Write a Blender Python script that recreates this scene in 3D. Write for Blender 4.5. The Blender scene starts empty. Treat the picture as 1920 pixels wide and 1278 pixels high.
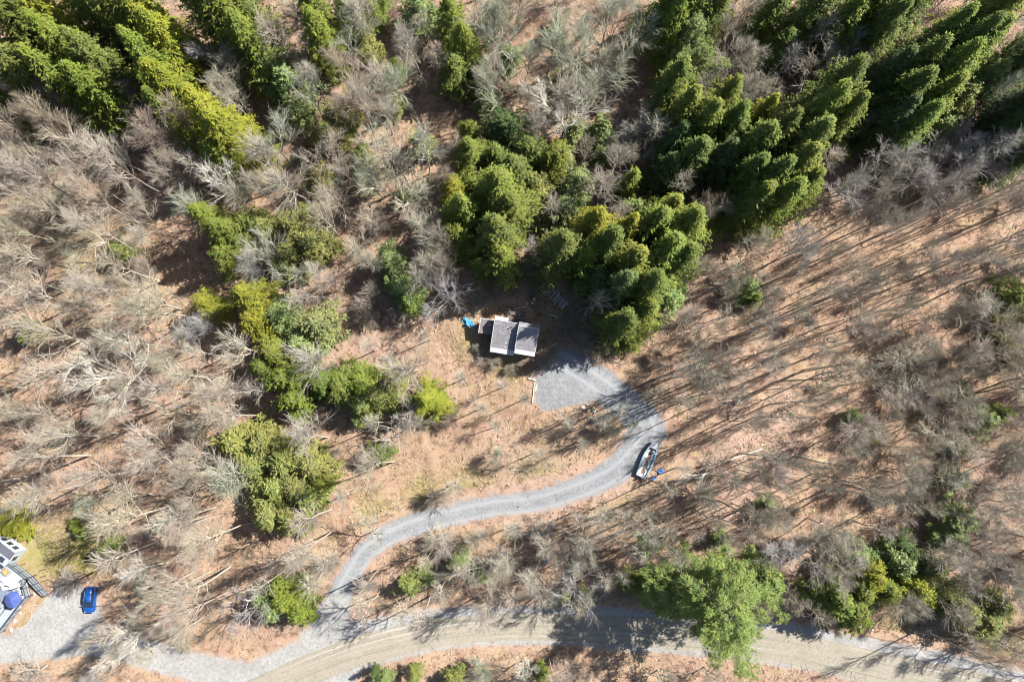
import bpy, bmesh, math, random
import numpy as np
from mathutils import Vector, Matrix
sc = bpy.context.scene
COL = sc.collection
PI = math.pi
R_ = math.radians

# ------------------------------------------------------------------ camera, sky, sun, exposure
CAM_H = 122.0; TILT = R_(6.5); FPX = 1280.0
cam = bpy.data.cameras.new('camera'); cam.lens = 24.0; cam.sensor_width = 36.0
cam.clip_start = 1.0; cam.clip_end = 6000.0
camo = bpy.data.objects.new('camera', cam); COL.objects.link(camo)
camo.location = (0, 0, CAM_H); camo.rotation_euler = (TILT, 0, 0)
sc.camera = camo
SUN_AZ = math.atan2(0.91, 0.41); SUN_EL = R_(43)
w = bpy.data.worlds.new('World'); sc.world = w; w.use_nodes = True
nt = w.node_tree; nt.nodes.clear()
sky = nt.nodes.new('ShaderNodeTexSky'); sky.sky_type = 'NISHITA'; sky.sun_disc = False
sky.sun_elevation = SUN_EL; sky.sun_rotation = SUN_AZ
bg = nt.nodes.new('ShaderNodeBackground'); bg.inputs[1].default_value = 0.058
wo = nt.nodes.new('ShaderNodeOutputWorld')
nt.links.new(sky.outputs[0], bg.inputs[0]); nt.links.new(bg.outputs[0], wo.inputs[0])
sl = bpy.data.lights.new('sun', 'SUN'); sl.energy = 5.0; sl.angle = R_(0.53); sl.color = (1.0, 0.955, 0.89)
so = bpy.data.objects.new('sun', sl); COL.objects.link(so)
sd = Vector((-math.sin(SUN_AZ)*math.cos(SUN_EL), -math.cos(SUN_AZ)*math.cos(SUN_EL), -math.sin(SUN_EL)))
so.rotation_euler = sd.to_track_quat('-Z', 'Y').to_euler(); so.location = (60, 30, 90)
sc.view_settings.view_transform = 'Standard'; sc.view_settings.look = 'None'
sc.view_settings.exposure = 1.55; sc.view_settings.gamma = 1.0
sc.view_settings.use_curve_mapping = False
sc.cycles.pixel_filter_type = 'BLACKMAN_HARRIS'; sc.cycles.filter_width = 1.0

# ------------------------------------------------------------------ terrain height and survey points
def hbig(x, y):
    return 0.5*np.sin(x/23.0+1.0)*np.cos(y/19.0) + 0.25*np.sin(x/11.0+y/14.0)
def unproj(px, py, z=0.0):
    u = (px-960)/FPX; v = (639-py)/FPX
    dy = v*math.cos(TILT)+math.sin(TILT); dz = v*math.sin(TILT)-math.cos(TILT)
    k = (z-CAM_H)/dz
    return u*k, dy*k
def P(px, py, z=0.0):
    """survey point: ground position of something seen in the aerial picture, z metres above the ground"""
    x, y = unproj(px, py, z)
    for _ in range(2):
        g = float(hbig(x, y)); x, y = unproj(px, py, g+z)
    return Vector((x, y, g+z))

# ------------------------------------------------------------------ helpers
def np_mesh(name, V, F, mat, flat=True):
    """V (n,3), F (m,k) all faces with k corners"""
    me = bpy.data.meshes.new(name)
    V = np.asarray(V, dtype=np.float32); F = np.asarray(F, dtype=np.int32)
    k = F.shape[1]
    me.vertices.add(len(V)); me.vertices.foreach_set('co', V.ravel())
    me.loops.add(F.size); me.loops.foreach_set('vertex_index', F.ravel())
    me.polygons.add(len(F)); me.polygons.foreach_set('loop_start', np.arange(len(F), dtype=np.int32)*k)
    me.polygons.foreach_set('loop_total', np.full(len(F), k, dtype=np.int32))
    if not flat: me.polygons.foreach_set('use_smooth', np.ones(len(F), dtype=bool))
    me.update(calc_edges=True); me.validate()
    me.materials.append(mat)
    return me
def link(name, me, parent=None):
    o = bpy.data.objects.new(name, me); COL.objects.link(o)
    if parent is not None: o.parent = parent
    return o
def tag(o, label=None, cat=None, group=None, kind=None):
    if label: o['label'] = label
    if cat: o['category'] = cat
    if group: o['group'] = group
    if kind: o['kind'] = kind
    return o
def empty(name, loc, rz=0.0, label=None, cat=None, group=None):
    o = bpy.data.objects.new(name, None); COL.objects.link(o); o.empty_display_size = 0.5
    o.location = loc; o.rotation_euler = (0, 0, rz)
    return tag(o, label, cat, group)
class MB:
    def __init__(s): s.bm = bmesh.new()
    def box(s, x0, x1, y0, y1, z0, z1, bev=0, M=None):
        r = bmesh.ops.create_cube(s.bm, size=1.0)
        T = Matrix.Translation(((x0+x1)/2, (y0+y1)/2, (z0+z1)/2)) @ Matrix.Diagonal((x1-x0, y1-y0, z1-z0, 1))
        if M is not None: T = M @ T
        bmesh.ops.transform(s.bm, matrix=T, verts=r['verts'])
        if bev:
            es = list({e for v in r['verts'] for e in v.link_edges})
            bmesh.ops.bevel(s.bm, geom=es, offset=bev, segments=1, affect='EDGES')
        return s
    def prism(s, pts, z0, z1):
        """pts 2D polygon; z0/z1 numbers or per-point lists"""
        n = len(pts)
        za = z0 if hasattr(z0, '__len__') else [z0]*n
        zb = z1 if hasattr(z1, '__len__') else [z1]*n
        a = [s.bm.verts.new((p[0], p[1], za[i])) for i, p in enumerate(pts)]
        b = [s.bm.verts.new((p[0], p[1], zb[i])) for i, p in enumerate(pts)]
        s.bm.faces.new(a[::-1]); s.bm.faces.new(b)
        for i in range(n):
            j = (i+1) % n; s.bm.faces.new((a[i], a[j], b[j], b[i]))
        return s
    def tube(s, p0, p1, r0, r1=None, n=8):
        p0 = Vector(p0); p1 = Vector(p1); d = p1-p0
        if r1 is None: r1 = r0
        M = Matrix.Translation((p0+p1)/2) @ d.to_track_quat('Z', 'Y').to_matrix().to_4x4()
        bmesh.ops.create_cone(s.bm, cap_ends=True, segments=n, radius1=r0, radius2=r1, depth=d.length, matrix=M)
        return s
    def loft(s, rings, close=True, caps=True):
        rs = [[s.bm.verts.new(p) for p in r] for r in rings]
        n = len(rs[0])
        for a, b in zip(rs, rs[1:]):
            for i in range(n if close else n-1):
                j = (i+1) % n; s.bm.faces.new((a[i], a[j], b[j], b[i]))
        if caps: s.bm.faces.new(rs[0][::-1]); s.bm.faces.new(rs[-1])
        return s
    def build(s, name, mat, parent=None, smooth=False):
        bmesh.ops.recalc_face_normals(s.bm, faces=s.bm.faces)
        me = bpy.data.meshes.new(name); s.bm.to_mesh(me); s.bm.free(); me.materials.append(mat)
        if smooth: me.polygons.foreach_set('use_smooth', [True]*len(me.polygons))
        return link(name, me, parent)

# ------------------------------------------------------------------ materials
def new_mat(name):
    m = bpy.data.materials.new(name); m.use_nodes = True; m.node_tree.nodes.clear(); return m, m.node_tree
def N(nt, t, **kw):
    n = nt.nodes.new(t)
    for k, v in kw.items(): setattr(n, k, v)
    return n
def noise(nt, vec, scale, detail=3, rough=0.55):
    n = N(nt, 'ShaderNodeTexNoise'); n.inputs['Scale'].default_value = scale
    n.inputs['Detail'].default_value = detail; n.inputs['Roughness'].default_value = rough
    if vec is not None: nt.links.new(vec, n.inputs['Vector'])
    return n.outputs['Fac']
def ramp(nt, fac, a, b, lo=0.0, hi=1.0):
    n = N(nt, 'ShaderNodeMapRange'); n.clamp = True; nt.links.new(fac, n.inputs[0])
    n.inputs[1].default_value = a; n.inputs[2].default_value = b; n.inputs[3].default_value = lo; n.inputs[4].default_value = hi
    return n.outputs[0]
def mixc(nt, fac, a, b, mode='MIX'):
    n = N(nt, 'ShaderNodeMix', data_type='RGBA', blend_type=mode)
    for idx, v in ((0, fac), (6, a), (7, b)):
        if isinstance(v, (int, float)): n.inputs[idx].default_value = v
        elif isinstance(v, tuple): n.inputs[idx].default_value = (*v, 1)
        else: nt.links.new(v, n.inputs[idx])
    return n.outputs[2]
def math_(nt, op, a, b=None):
    n = N(nt, 'ShaderNodeMath', operation=op)
    for i, v in enumerate((a, b)):
        if v is None: continue
        if isinstance(v, (int, float)): n.inputs[i].default_value = v
        else: nt.links.new(v, n.inputs[i])
    return n.outputs[0]
def finish(nt, col, rough=0.9, bump=None, bstr=0.3, bdist=0.05, metal=0.0, spec=0.3, trans=0.0):
    p = N(nt, 'ShaderNodeBsdfPrincipled'); o = N(nt, 'ShaderNodeOutputMaterial')
    if isinstance(col, tuple): p.inputs['Base Color'].default_value = (*col, 1)
    else: nt.links.new(col, p.inputs['Base Color'])
    p.inputs['Roughness'].default_value = rough; p.inputs['Metallic'].default_value = metal
    p.inputs['Specular IOR Level'].default_value = spec
    if bump is not None:
        b = N(nt, 'ShaderNodeBump'); b.inputs['Strength'].default_value = bstr; b.inputs['Distance'].default_value = bdist
        nt.links.new(bump, b.inputs['Height']); nt.links.new(b.outputs[0], p.inputs['Normal'])
    if trans > 0:
        t = N(nt, 'ShaderNodeBsdfTranslucent'); mx = N(nt, 'ShaderNodeMixShader'); mx.inputs[0].default_value = trans
        if isinstance(col, tuple): t.inputs[0].default_value = (*col, 1)
        else: nt.links.new(col, t.inputs[0])
        nt.links.new(p.outputs[0], mx.inputs[1]); nt.links.new(t.outputs[0], mx.inputs[2]); nt.links.new(mx.outputs[0], o.inputs[0])
    else: nt.links.new(p.outputs[0], o.inputs[0])
    return p
def plain(name, col, rough=0.8, var=0.15, scale=4.0, bump=0.15, metal=0.0, spec=0.3, coords='Object'):
    m, nt = new_mat(name); tc = N(nt, 'ShaderNodeTexCoord'); v = tc.outputs[coords]
    n1 = noise(nt, v, scale, 4); n2 = noise(nt, v, scale*7, 2)
    f = math_(nt, 'ADD', math_(nt, 'MULTIPLY', n1, 0.6), math_(nt, 'MULTIPLY', n2, 0.4))
    c = mixc(nt, ramp(nt, f, 0.3, 0.7), tuple(x*(1-var) for x in col), tuple(min(1, x*(1+var)) for x in col))
    finish(nt, c, rough, n2, bump, 0.02, metal, spec); return m

# leaf litter node group (used on the ground and under the scattered edges of the gravel)
G = bpy.data.node_groups.new('leaf_litter', 'ShaderNodeTree')
G.interface.new_socket('Grass', in_out='INPUT', socket_type='NodeSocketFloat')
G.interface.new_socket('Color', in_out='OUTPUT', socket_type='NodeSocketColor')
G.interface.new_socket('Height', in_out='OUTPUT', socket_type='NodeSocketFloat')
gi = N(G, 'NodeGroupInput'); go = N(G, 'NodeGroupOutput')
geo = N(G, 'ShaderNodeNewGeometry'); pos = geo.outputs['Position']
nA = noise(G, pos, 0.035, 3); nB = noise(G, pos, 0.16, 4); nC = noise(G, pos, 0.7, 5, 0.65); nD = noise(G, pos, 3.2, 4, 0.7); nE = noise(G, pos, 9.0, 3, 0.7)
vor = N(G, 'ShaderNodeTexVoronoi'); vor.inputs['Scale'].default_value = 5.5; G.links.new(pos, vor.inputs['Vector'])
sx = N(G, 'ShaderNodeSeparateColor'); G.links.new(vor.outputs['Color'], sx.inputs[0])
c = mixc(G, ramp(G, nB, 0.38, 0.62), (0.285, 0.186, 0.136), (0.315, 0.228, 0.152))
c = mixc(G, ramp(G, nA, 0.5, 0.66), c, (0.315, 0.225, 0.180))
c = mixc(G, ramp(G, nC, 0.50, 0.66, 0, 0.8), c, (0.125, 0.070, 0.046))
c = mixc(G, ramp(G, nC, 0.44, 0.30, 0, 0.5), c, (0.33, 0.255, 0.175))
nF = noise(G, pos, 0.28, 5, 0.7)
c = mixc(G, ramp(G, nF, 0.56, 0.68, 0, 0.5), c, (0.25, 0.19, 0.075))
gr = math_(G, 'MULTIPLY', gi.outputs[0], ramp(G, math_(G, 'ADD', nC, math_(G, 'MULTIPLY', nD, 0.5)), 0.45, 0.85, 0.35, 1.0))
gcol = mixc(G, ramp(G, nD, 0.35, 0.65), (0.14, 0.15, 0.035), (0.27, 0.26, 0.085))
c = mixc(G, gr, c, gcol)
c = mixc(G, ramp(G, sx.outputs[0], 0, 1, 0.0, 0.55), c, (0.80, 0.78, 0.76), 'MULTIPLY')
c = mixc(G, ramp(G, sx.outputs[1], 0.80, 0.95, 0, 0.35), c, (0.38, 0.29, 0.22))
c = mixc(G, ramp(G, nE, 0.50, 0.68, 0, 0.7), c, (0.46, 0.42, 0.40), 'MULTIPLY')
c = mixc(G, ramp(G, nD, 0.56, 0.72, 0, 0.45), c, (0.45, 0.38, 0.34), 'MULTIPLY')
G.links.new(c, go.inputs[0])
hh = math_(G, 'ADD', math_(G, 'MULTIPLY', nD, 0.6), math_(G, 'ADD', math_(G, 'MULTIPLY', sx.outputs[2], 0.25), math_(G, 'MULTIPLY', nC, 0.8)))
G.links.new(hh, go.inputs[1])

def ground_mat():
    m, nt = new_mat('leaf_litter_ground'); g = N(nt, 'ShaderNodeGroup'); g.node_tree = G
    at = N(nt, 'ShaderNodeAttribute'); at.attribute_name = 'grass'; nt.links.new(at.outputs['Fac'], g.inputs[0])
    finish(nt, g.outputs[0], 0.95, g.outputs[1], 0.9, 0.12, spec=0.1); return m
def gravel_mat(name, c1, c2, tracks=False):
    m, nt = new_mat(name); g = N(nt, 'ShaderNodeGroup'); g.node_tree = G
    geo = N(nt, 'ShaderNodeNewGeometry'); pos = geo.outputs['Position']
    e = N(nt, 'ShaderNodeAttribute'); e.attribute_name = 'edge'
    s = N(nt, 'ShaderNodeAttribute'); s.attribute_name = 'across'
    n1 = noise(nt, pos, 0.25, 4, 0.6); n2 = noise(nt, pos, 2.2, 4, 0.7); n3 = noise(nt, pos, 9.0, 3, 0.7)
    c = mixc(nt, ramp(nt, n1, 0.35, 0.65), c1, c2)
    c = mixc(nt, ramp(nt, n2, 0.42, 0.70, 0, 0.75), c, tuple(x*0.55 for x in c1))
    c = mixc(nt, ramp(nt, n3, 0.45, 0.70, 0, 0.5), c, tuple(min(1, x*1.35) for x in c2))
    if tracks:   # tyre-worn bands following the road
        cmb = N(nt, 'ShaderNodeCombineXYZ'); nt.links.new(s.outputs['Fac'], cmb.inputs[0])
        sp = N(nt, 'ShaderNodeSeparateXYZ'); nt.links.new(pos, sp.inputs[0])
        nt.links.new(math_(nt, 'MULTIPLY', sp.outputs[0], 0.012), cmb.inputs[1])
        b = noise(nt, cmb.outputs[0], 1.6, 5, 0.75)
        c = mixc(nt, ramp(nt, b, 0.46, 0.40, 0, 0.6), c, (0.15, 0.132, 0.10))
        c = mixc(nt, ramp(nt, b, 0.46, 0.60, 0, 0.75), c, (0.235, 0.205, 0.155))
        c = mixc(nt, ramp(nt, b, 0.58, 0.64, 0, 0.9), c, (0.31, 0.30, 0.275))
    else:        # two wheel tracks, gravel thrown to the middle and sides
        tr = math_(nt, 'ABSOLUTE', math_(nt, 'SUBTRACT', math_(nt, 'ABSOLUTE', math_(nt, 'ADD', s.outputs['Fac'], math_(nt, 'MULTIPLY', n1, 0.8))), 1.1))
        c = mixc(nt, math_(nt, 'MULTIPLY', ramp(nt, tr, 0.15, 0.5, 1, 0), ramp(nt, n2, 0.3, 0.6, 0.2, 0.6)), c, tuple(min(1, x*1.22) for x in c2))
        c = mixc(nt, math_(nt, 'MULTIPLY', ramp(nt, tr, 0.75, 1.15, 0, 1), ramp(nt, n2, 0.4, 0.65, 0.1, 0.5)), c, tuple(x*0.7*k for x, k in zip(c1, (1.06, 1, .92))))
    sed = math_(nt, 'ADD', e.outputs['Fac'], math_(nt, 'MULTIPLY', math_(nt, 'SUBTRACT', noise(nt, pos, 0.9, 5, 0.7), 0.5), 2.8))
    sed = math_(nt, 'ADD', sed, math_(nt, 'MULTIPLY', math_(nt, 'SUBTRACT', noise(nt, pos, 5.0, 3, 0.7), 0.5), 1.0))
    f = ramp(nt, sed, -0.45, 0.35)
    col = mixc(nt, f, c, g.outputs[0])
    sc_ = math_(nt, 'MULTIPLY', ramp(nt, noise(nt, pos, 6.0, 2, 0.6), 0.66, 0.72), ramp(nt, noise(nt, pos, 0.5, 3), 0.45, 0.65))
    col = mixc(nt, math_(nt, 'MULTIPLY', sc_, 0.5), col, g.outputs[0])
    finish(nt, col, 0.95, math_(nt, 'ADD', n3, g.outputs[1]), 0.35, 0.05, spec=0.15); return m
M = {}
M['ground'] = ground_mat()
M['drive'] = gravel_mat('blue_grey_gravel', (0.160, 0.168, 0.178), (0.208, 0.214, 0.222))
M['pale'] = gravel_mat('pale_gravel', (0.205, 0.202, 0.195), (0.265, 0.26, 0.252))
M['road'] = gravel_mat('packed_dirt_road', (0.205, 0.188, 0.152), (0.235, 0.217, 0.178), True)

def bark_mat():
    m, nt = new_mat('bark'); oi = N(nt, 'ShaderNodeObjectInfo'); tc = N(nt, 'ShaderNodeTexCoord')
    n = noise(nt, tc.outputs['Object'], 1.3, 4, 0.65); n2 = noise(nt, tc.outputs['Object'], 9, 2)
    c = mixc(nt, ramp(nt, n, 0.35, 0.68), oi.outputs['Color'], mixc(nt, 0.65, oi.outputs['Color'], (0.30, 0.31, 0.23)))
    c = mixc(nt, ramp(nt, n2, 0.45, 0.7, 0, 0.6), c, (0.5, 0.46, 0.42), 'MULTIPLY')
    finish(nt, c, 0.9, n2, 0.3, 0.03, spec=0.15); return m
def leaf_mat():
    m, nt = new_mat('needles'); oi = N(nt, 'ShaderNodeObjectInfo'); tc = N(nt, 'ShaderNodeTexCoord')
    ge = N(nt, 'ShaderNodeNewGeometry')
    n = noise(nt, tc.outputs['Object'], 0.8, 4, 0.6)
    c = mixc(nt, ramp(nt, n, 0.35, 0.65), mixc(nt, 1.0, oi.outputs['Color'], (0.62, 0.80, 0.80), 'MULTIPLY'), mixc(nt, 1.0, oi.outputs['Color'], (1.22, 1.12, 0.9), 'MULTIPLY'))
    c = mixc(nt, ramp(nt, ge.outputs['Random Per Island'], 0, 1, 0, 0.5), c, mixc(nt, 1.0, oi.outputs['Color'], (1.6, 1.45, 1.0), 'MULTIPLY'))
    finish(nt, c, 0.65, None, spec=0.25, trans=0.3); return m
M['bark'] = bark_mat(); M['needles'] = leaf_mat()

# ------------------------------------------------------------------ gravel shapes (signed distance, negative inside)
def px2(pts): return [tuple(P(a, b).xy) for a, b in pts]
def smooth_line(pts, rad, step=1.0):
    pts = [np.array(p) for p in pts]; out = []; ro = []
    pp = [2*pts[0]-pts[1]]+pts+[2*pts[-1]-pts[-2]]; rr = [rad[0]]+list(rad)+[rad[-1]]
    for i in range(1, len(pp)-2):
        n = max(2, int(np.linalg.norm(pp[i+1]-pp[i])/step))
        for k in range(n):
            t = k/n; a, b, c_, d = pp[i-1], pp[i], pp[i+1], pp[i+2]
            out.append(0.5*((2*b)+(-a+c_)*t+(2*a-5*b+4*c_-d)*t*t+(-a+3*b-3*c_+d)*t**3)); ro.append(rr[i]*(1-t)+rr[i+1]*t)
    out.append(pp[-2]); ro.append(rr[-2])
    return np.array(out), np.array(ro)
def sdf_line(X, Y, line):
    pts, rad = line; best = np.full(X.shape, 1e9); side = np.zeros(X.shape)
    for i in range(len(pts)-1):
        a = pts[i]; b = pts[i+1]; d = b-a; L = d@d
        t = np.clip(((X-a[0])*d[0]+(Y-a[1])*d[1])/L, 0, 1)
        ex = X-(a[0]+t*d[0]); ey = Y-(a[1]+t*d[1]); q = np.hypot(ex, ey)-(rad[i]*(1-t)+rad[i+1]*t)
        mk = q < best; best = np.where(mk, q, best)
        s_ = (d[0]*ey-d[1]*ex)/math.sqrt(L); side = np.where(mk, s_, side)
    return best, side
def sdf_poly(X, Y, poly):
    best = np.full(X.shape, 1e9); ins = np.zeros(X.shape, bool); n = len(poly)
    for i in range(n):
        a = np.array(poly[i]); b = np.array(poly[(i+1) % n]); d = b-a
        t = np.clip(((X-a[0])*d[0]+(Y-a[1])*d[1])/(d@d), 0, 1)
        best = np.minimum(best, np.hypot(X-(a[0]+t*d[0]), Y-(a[1]+t*d[1])))
        cr = ((a[1] > Y) != (b[1] > Y)) & (X < (b[0]-a[0])*(Y-a[1])/(b[1]-a[1]+1e-12)+a[0]); ins ^= cr
    return np.where(ins, -best, best)
K = 0.094
drive_line = smooth_line(px2([(612,1200),(632,1130),(655,1080),(692,1028),(745,995),(830,968),(925,948),(1010,938),(1090,912),(1150,885),(1190,845),(1212,806),(1190,770),(1150,742)]),
    [x*K for x in (44,25,20,20,22,21,20,20,23,26,32,37,34,30)])
pad_poly = px2([(1032,652),(1060,648),(1100,662),(1140,690),(1180,722),(1215,752),(1195,790),(1160,762),(1120,752),(1070,762),(1028,772),(1003,757),(1003,712),(1012,690)])
road_pts = px2([(250,1420),(420,1330),(545,1270),(640,1231),(730,1205),(840,1183),(960,1175),(1090,1177),(1220,1185),(1340,1197),(1480,1215),(1620,1245),(1760,1275),(1920,1310),(2150,1370)])
road_line = smooth_line(road_pts, [x*K for x in (28,28,28,27,26,24,24,24,26,27,28,29,29,29,30)])
shoulder_pts = px2([(250,1415),(420,1315),(540,1262),(640,1218),(730,1196),(840,1177),(960,1172),(1090,1174),(1220,1182),(1340,1193),(1480,1209),(1620,1236),(1760,1262),(1920,1300),(2150,1360)])
shoulder_line = smooth_line(shoulder_pts, [x*K for x in (42,44,46,45,41,36,35,36,38,37,38,39,39,38,38)])
apron = smooth_line(px2([(612,1235),(614,1195),(624,1155)]), [x*K for x in (66,40,20)])
yard_poly = px2([(-60,1180),(20,1190),(60,1150),(88,1118),(110,1100),(150,1095),(185,1110),(190,1150),(185,1215),(140,1232),(60,1240),(-60,1246)])
yard_link = smooth_line(px2([(150,1195),(240,1212),(320,1240),(390,1255),(470,1275)]), [x*K for x in (30,26,24,26,30)])

def sdf_drive(X, Y): return np.minimum(sdf_line(X, Y, drive_line)[0], sdf_poly(X, Y, pad_poly))
def sdf_shoulder(X, Y): return np.minimum(sdf_line(X, Y, shoulder_line)[0], sdf_line(X, Y, apron)[0])
def sdf_yard(X, Y): return np.minimum(sdf_line(X, Y, yard_link)[0], sdf_poly(X, Y, yard_poly))
def surface(name, fn, bounds, mat, dz, label=None, across=None, step=0.5, margin=1.6):
    (x0, y0), (x1, y1) = bounds
    xs = np.arange(x0, x1, step); ys = np.arange(y0, y1, step)
    X, Y = np.meshgrid(xs, ys, indexing='ij'); S = fn(X, Y)
    A = across(X, Y) if across else np.zeros_like(S)
    keep = np.minimum(np.minimum(S[:-1, :-1], S[1:, :-1]), np.minimum(S[:-1, 1:], S[1:, 1:])) < margin
    idx = np.arange(X.size).reshape(X.shape)
    S = np.minimum(np.minimum(S, sdf_drive(X, Y)), np.minimum(sdf_shoulder(X, Y), sdf_yard(X, Y)))
    F = np.stack([idx[:-1, :-1][keep], idx[1:, :-1][keep], idx[1:, 1:][keep], idx[:-1, 1:][keep]], -1)
    used = np.unique(F); rm = np.full(X.size, -1); rm[used] = np.arange(len(used)); F = rm[F]
    Xr = X.ravel()[used]; Yr = Y.ravel()[used]; Sr = S.ravel()[used]
    Z = hbig(Xr, Yr)+dz-np.clip(Sr-0.6, 0, 1)*dz*0.6
    me = np_mesh(name, np.stack([Xr, Yr, Z], -1), F, mat, flat=False)
    a = me.attributes.new('edge', 'FLOAT', 'POINT'); a.data.foreach_set('value', Sr.astype(np.float32))
    a = me.attributes.new('across', 'FLOAT', 'POINT'); a.data.foreach_set('value', A.ravel()[used].astype(np.float32))
    o = link(name, me); tag(o, label, None, None, 'structure'); return o

# ------------------------------------------------------------------ ground sheet
def axis(lo, hi, step, far):
    core = np.arange(lo, hi+step, step); out = []; d = step
    x = hi
    while x < far: d *= 1.35; x += d; out.append(x)
    out = np.array(out); mid = (lo+hi)/2
    return np.concatenate([(2*mid-out-(core[-1]-hi))[::-1], core, out])
xs = axis(-120, 120, 0.8, 2500); ys = axis(-70, 95, 0.8, 2500)
X, Y = np.meshgrid(xs, ys, indexing='ij')
dmin = np.minimum(np.minimum(sdf_drive(X, Y), sdf_shoulder(X, Y)), sdf_yard(X, Y))
CABIN = P(968, 640); HOUSE = P(0, 1110)
dmin = np.minimum(dmin, np.hypot(X-CABIN.x, Y-CABIN.y)-5); dmin = np.minimum(dmin, np.hypot(X-HOUSE.x, Y-HOUSE.y)-11)
mask = np.clip((dmin-1.5)/3.0, 0, 1)
micro = 0.10*np.sin(X*1.1+2*np.sin(Y*0.31))*np.cos(Y*0.93+np.sin(X*0.4)) + 0.16*np.sin(X*0.43+1.3)*np.sin(Y*0.37+X*0.15)
GZ = hbig(X, Y)+micro*mask-0.03*np.clip(1.5-dmin, 0, 1.5)
def blobs(X, Y, L):
    g = np.zeros_like(X)
    for a, b, r, s in L:
        c_ = P(a, b); g = np.maximum(g, s*np.exp(-((X-c_.x)**2+(Y-c_.y)**2)/(r*K)**2))
    return g
GR = blobs(X, Y, [(30,985,45,1),(75,1035,55,.9),(150,1010,45,.9),(165,1040,40,1),(110,1075,30,.6),(880,935,60,.75),(800,925,45,.6),(700,955,40,.5),(880,640,35,.45),(1010,900,60,.4),
    (1060,610,60,.55),(1000,510,60,.5),(1060,520,30,.4),(150,430,80,.4),(40,370,60,.5),(240,520,60,.35),(1150,950,50,.3),(1800,1195,60,.5),(1700,1180,50,.6),(1880,1225,50,.5),(1400,1165,50,.4),(960,690,40,.5),(1490,1165,60,.6),(1160,780,25,.7)])
idx = np.arange(X.size).reshape(X.shape)
F = np.stack([idx[:-1, :-1].ravel(), idx[1:, :-1].ravel(), idx[1:, 1:].ravel(), idx[:-1, 1:].ravel()], -1)
me = np_mesh('ground', np.stack([X.ravel(), Y.ravel(), GZ.ravel()], -1), F, M['ground'], flat=False)
a = me.attributes.new('grass', 'FLOAT', 'POINT'); a.data.foreach_set('value', GR.ravel().astype(np.float32))
tag(link('ground', me), 'orange brown forest floor of fallen leaves', None, None, 'structure')
surface('driveway', sdf_drive, ((-36, -44), (32, 18)), M['drive'], 0.03, 'blue grey gravel driveway curving up to the cabin', across=lambda X, Y: sdf_line(X, Y, drive_line)[1])
surface('gravel_shoulder', sdf_shoulder, ((-75, -62), (115, -24)), M['pale'], 0.045, 'pale gravel shoulders of the dirt road')
pts_, rad_ = smooth_line([tuple(p) for p in road_pts], [x*K for x in (28,28,28,27,26,24,24,24,26,27,28,29,29,29,30)], 0.5)
tan_ = np.gradient(pts_, axis=0); tan_ /= np.linalg.norm(tan_, axis=1, keepdims=True); nor_ = np.stack([-tan_[:, 1], tan_[:, 0]], -1)
rr_ = random.Random(3); V_ = []; A_ = []; E_ = []; wl = wr = 0.0; NC = 13
for i in range(len(pts_)):
    wl = wl*0.9+rr_.gauss(0, .035); wr = wr*0.9+rr_.gauss(0, .035)
    for j in range(NC):
        t = j/(NC-1)*2-1; off = t*rad_[i]+(wl if t > .99 else 0)+(wr if t < -.99 else 0)
        q = pts_[i]+nor_[i]*off; V_.append((q[0], q[1], float(hbig(q[0], q[1]))+0.075-0.012*t*t)); A_.append(off); E_.append(-3.0)
k_ = (np.arange(len(pts_)-1)*NC)[:, None]+np.arange(NC-1); k_ = k_.ravel()
me = np_mesh('road', V_, np.stack([k_, k_+NC, k_+NC+1, k_+1], -1)[:, ::-1], M['road'], flat=False)
me.attributes.new('edge', 'FLOAT', 'POINT').data.foreach_set('value', E_); me.attributes.new('across', 'FLOAT', 'POINT').data.foreach_set('value', A_)
tag(link('road', me), 'tan packed dirt road with tyre tracks', None, None, 'structure')
surface('parking_yard', sdf_yard, ((-100, -48), (-40, -22)), M['pale'], 0.055, 'pale gravel yard beside the deck')

# ------------------------------------------------------------------ tree kit
def tubes(segs, n, mat, name):
    S = np.array(segs, dtype=np.float64)          # p0 p1 r0 r1
    P0 = S[:, :3]; P1 = S[:, 3:6]; R0 = S[:, 6]; R1 = S[:, 7]
    D = P1-P0; D /= (np.linalg.norm(D, axis=1, keepdims=True)+1e-9)
    ref = np.where(np.abs(D[:, 2:3]) > 0.8, np.array([[1., 0, 0]]), np.array([[0, 0, 1.]]))
    A = np.cross(D, ref); A /= np.linalg.norm(A, axis=1, keepdims=True); B = np.cross(D, A)
    th = np.arange(n)*2*PI/n
    ring = A[:, None, :]*np.cos(th)[None, :, None]+B[:, None, :]*np.sin(th)[None, :, None]
    V = np.concatenate([P0[:, None, :]+ring*R0[:, None, None], P1[:, None, :]+ring*R1[:, None, None]], 1).reshape(-1, 3)
    k = np.arange(len(S))*2*n; i = np.arange(n); j = (i+1) % n
    F = np.stack([k[:, None]+i, k[:, None]+j, k[:, None]+n+j, k[:, None]+n+i], -1).reshape(-1, 4)
    return np_mesh(name, V, F, mat, flat=(n < 5))
def path(rng, p, d, L, r0, r1, n, wob, up, out):
    pts = [p]; dirs = [d]; st = L/n
    for i in range(n):
        d = (d+Vector((rng.gauss(0, wob), rng.gauss(0, wob), rng.gauss(0, wob)+up))).normalized()
        q = p+d*st; ra = r0+(r1-r0)*i/n; rb = r0+(r1-r0)*(i+1)/n
        out.append((*(p-d*ra*0.4), *q, ra, rb)); p = q; pts.append(p); dirs.append(d)
    return pts, dirs
def side_dir(rng, d, ang, az):
    a = d.orthogonal().normalized(); b = d.cross(a)
    s = (a*math.cos(az)+b*math.sin(az))
    return (d*math.cos(ang)+s*math.sin(ang)).normalized()
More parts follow.
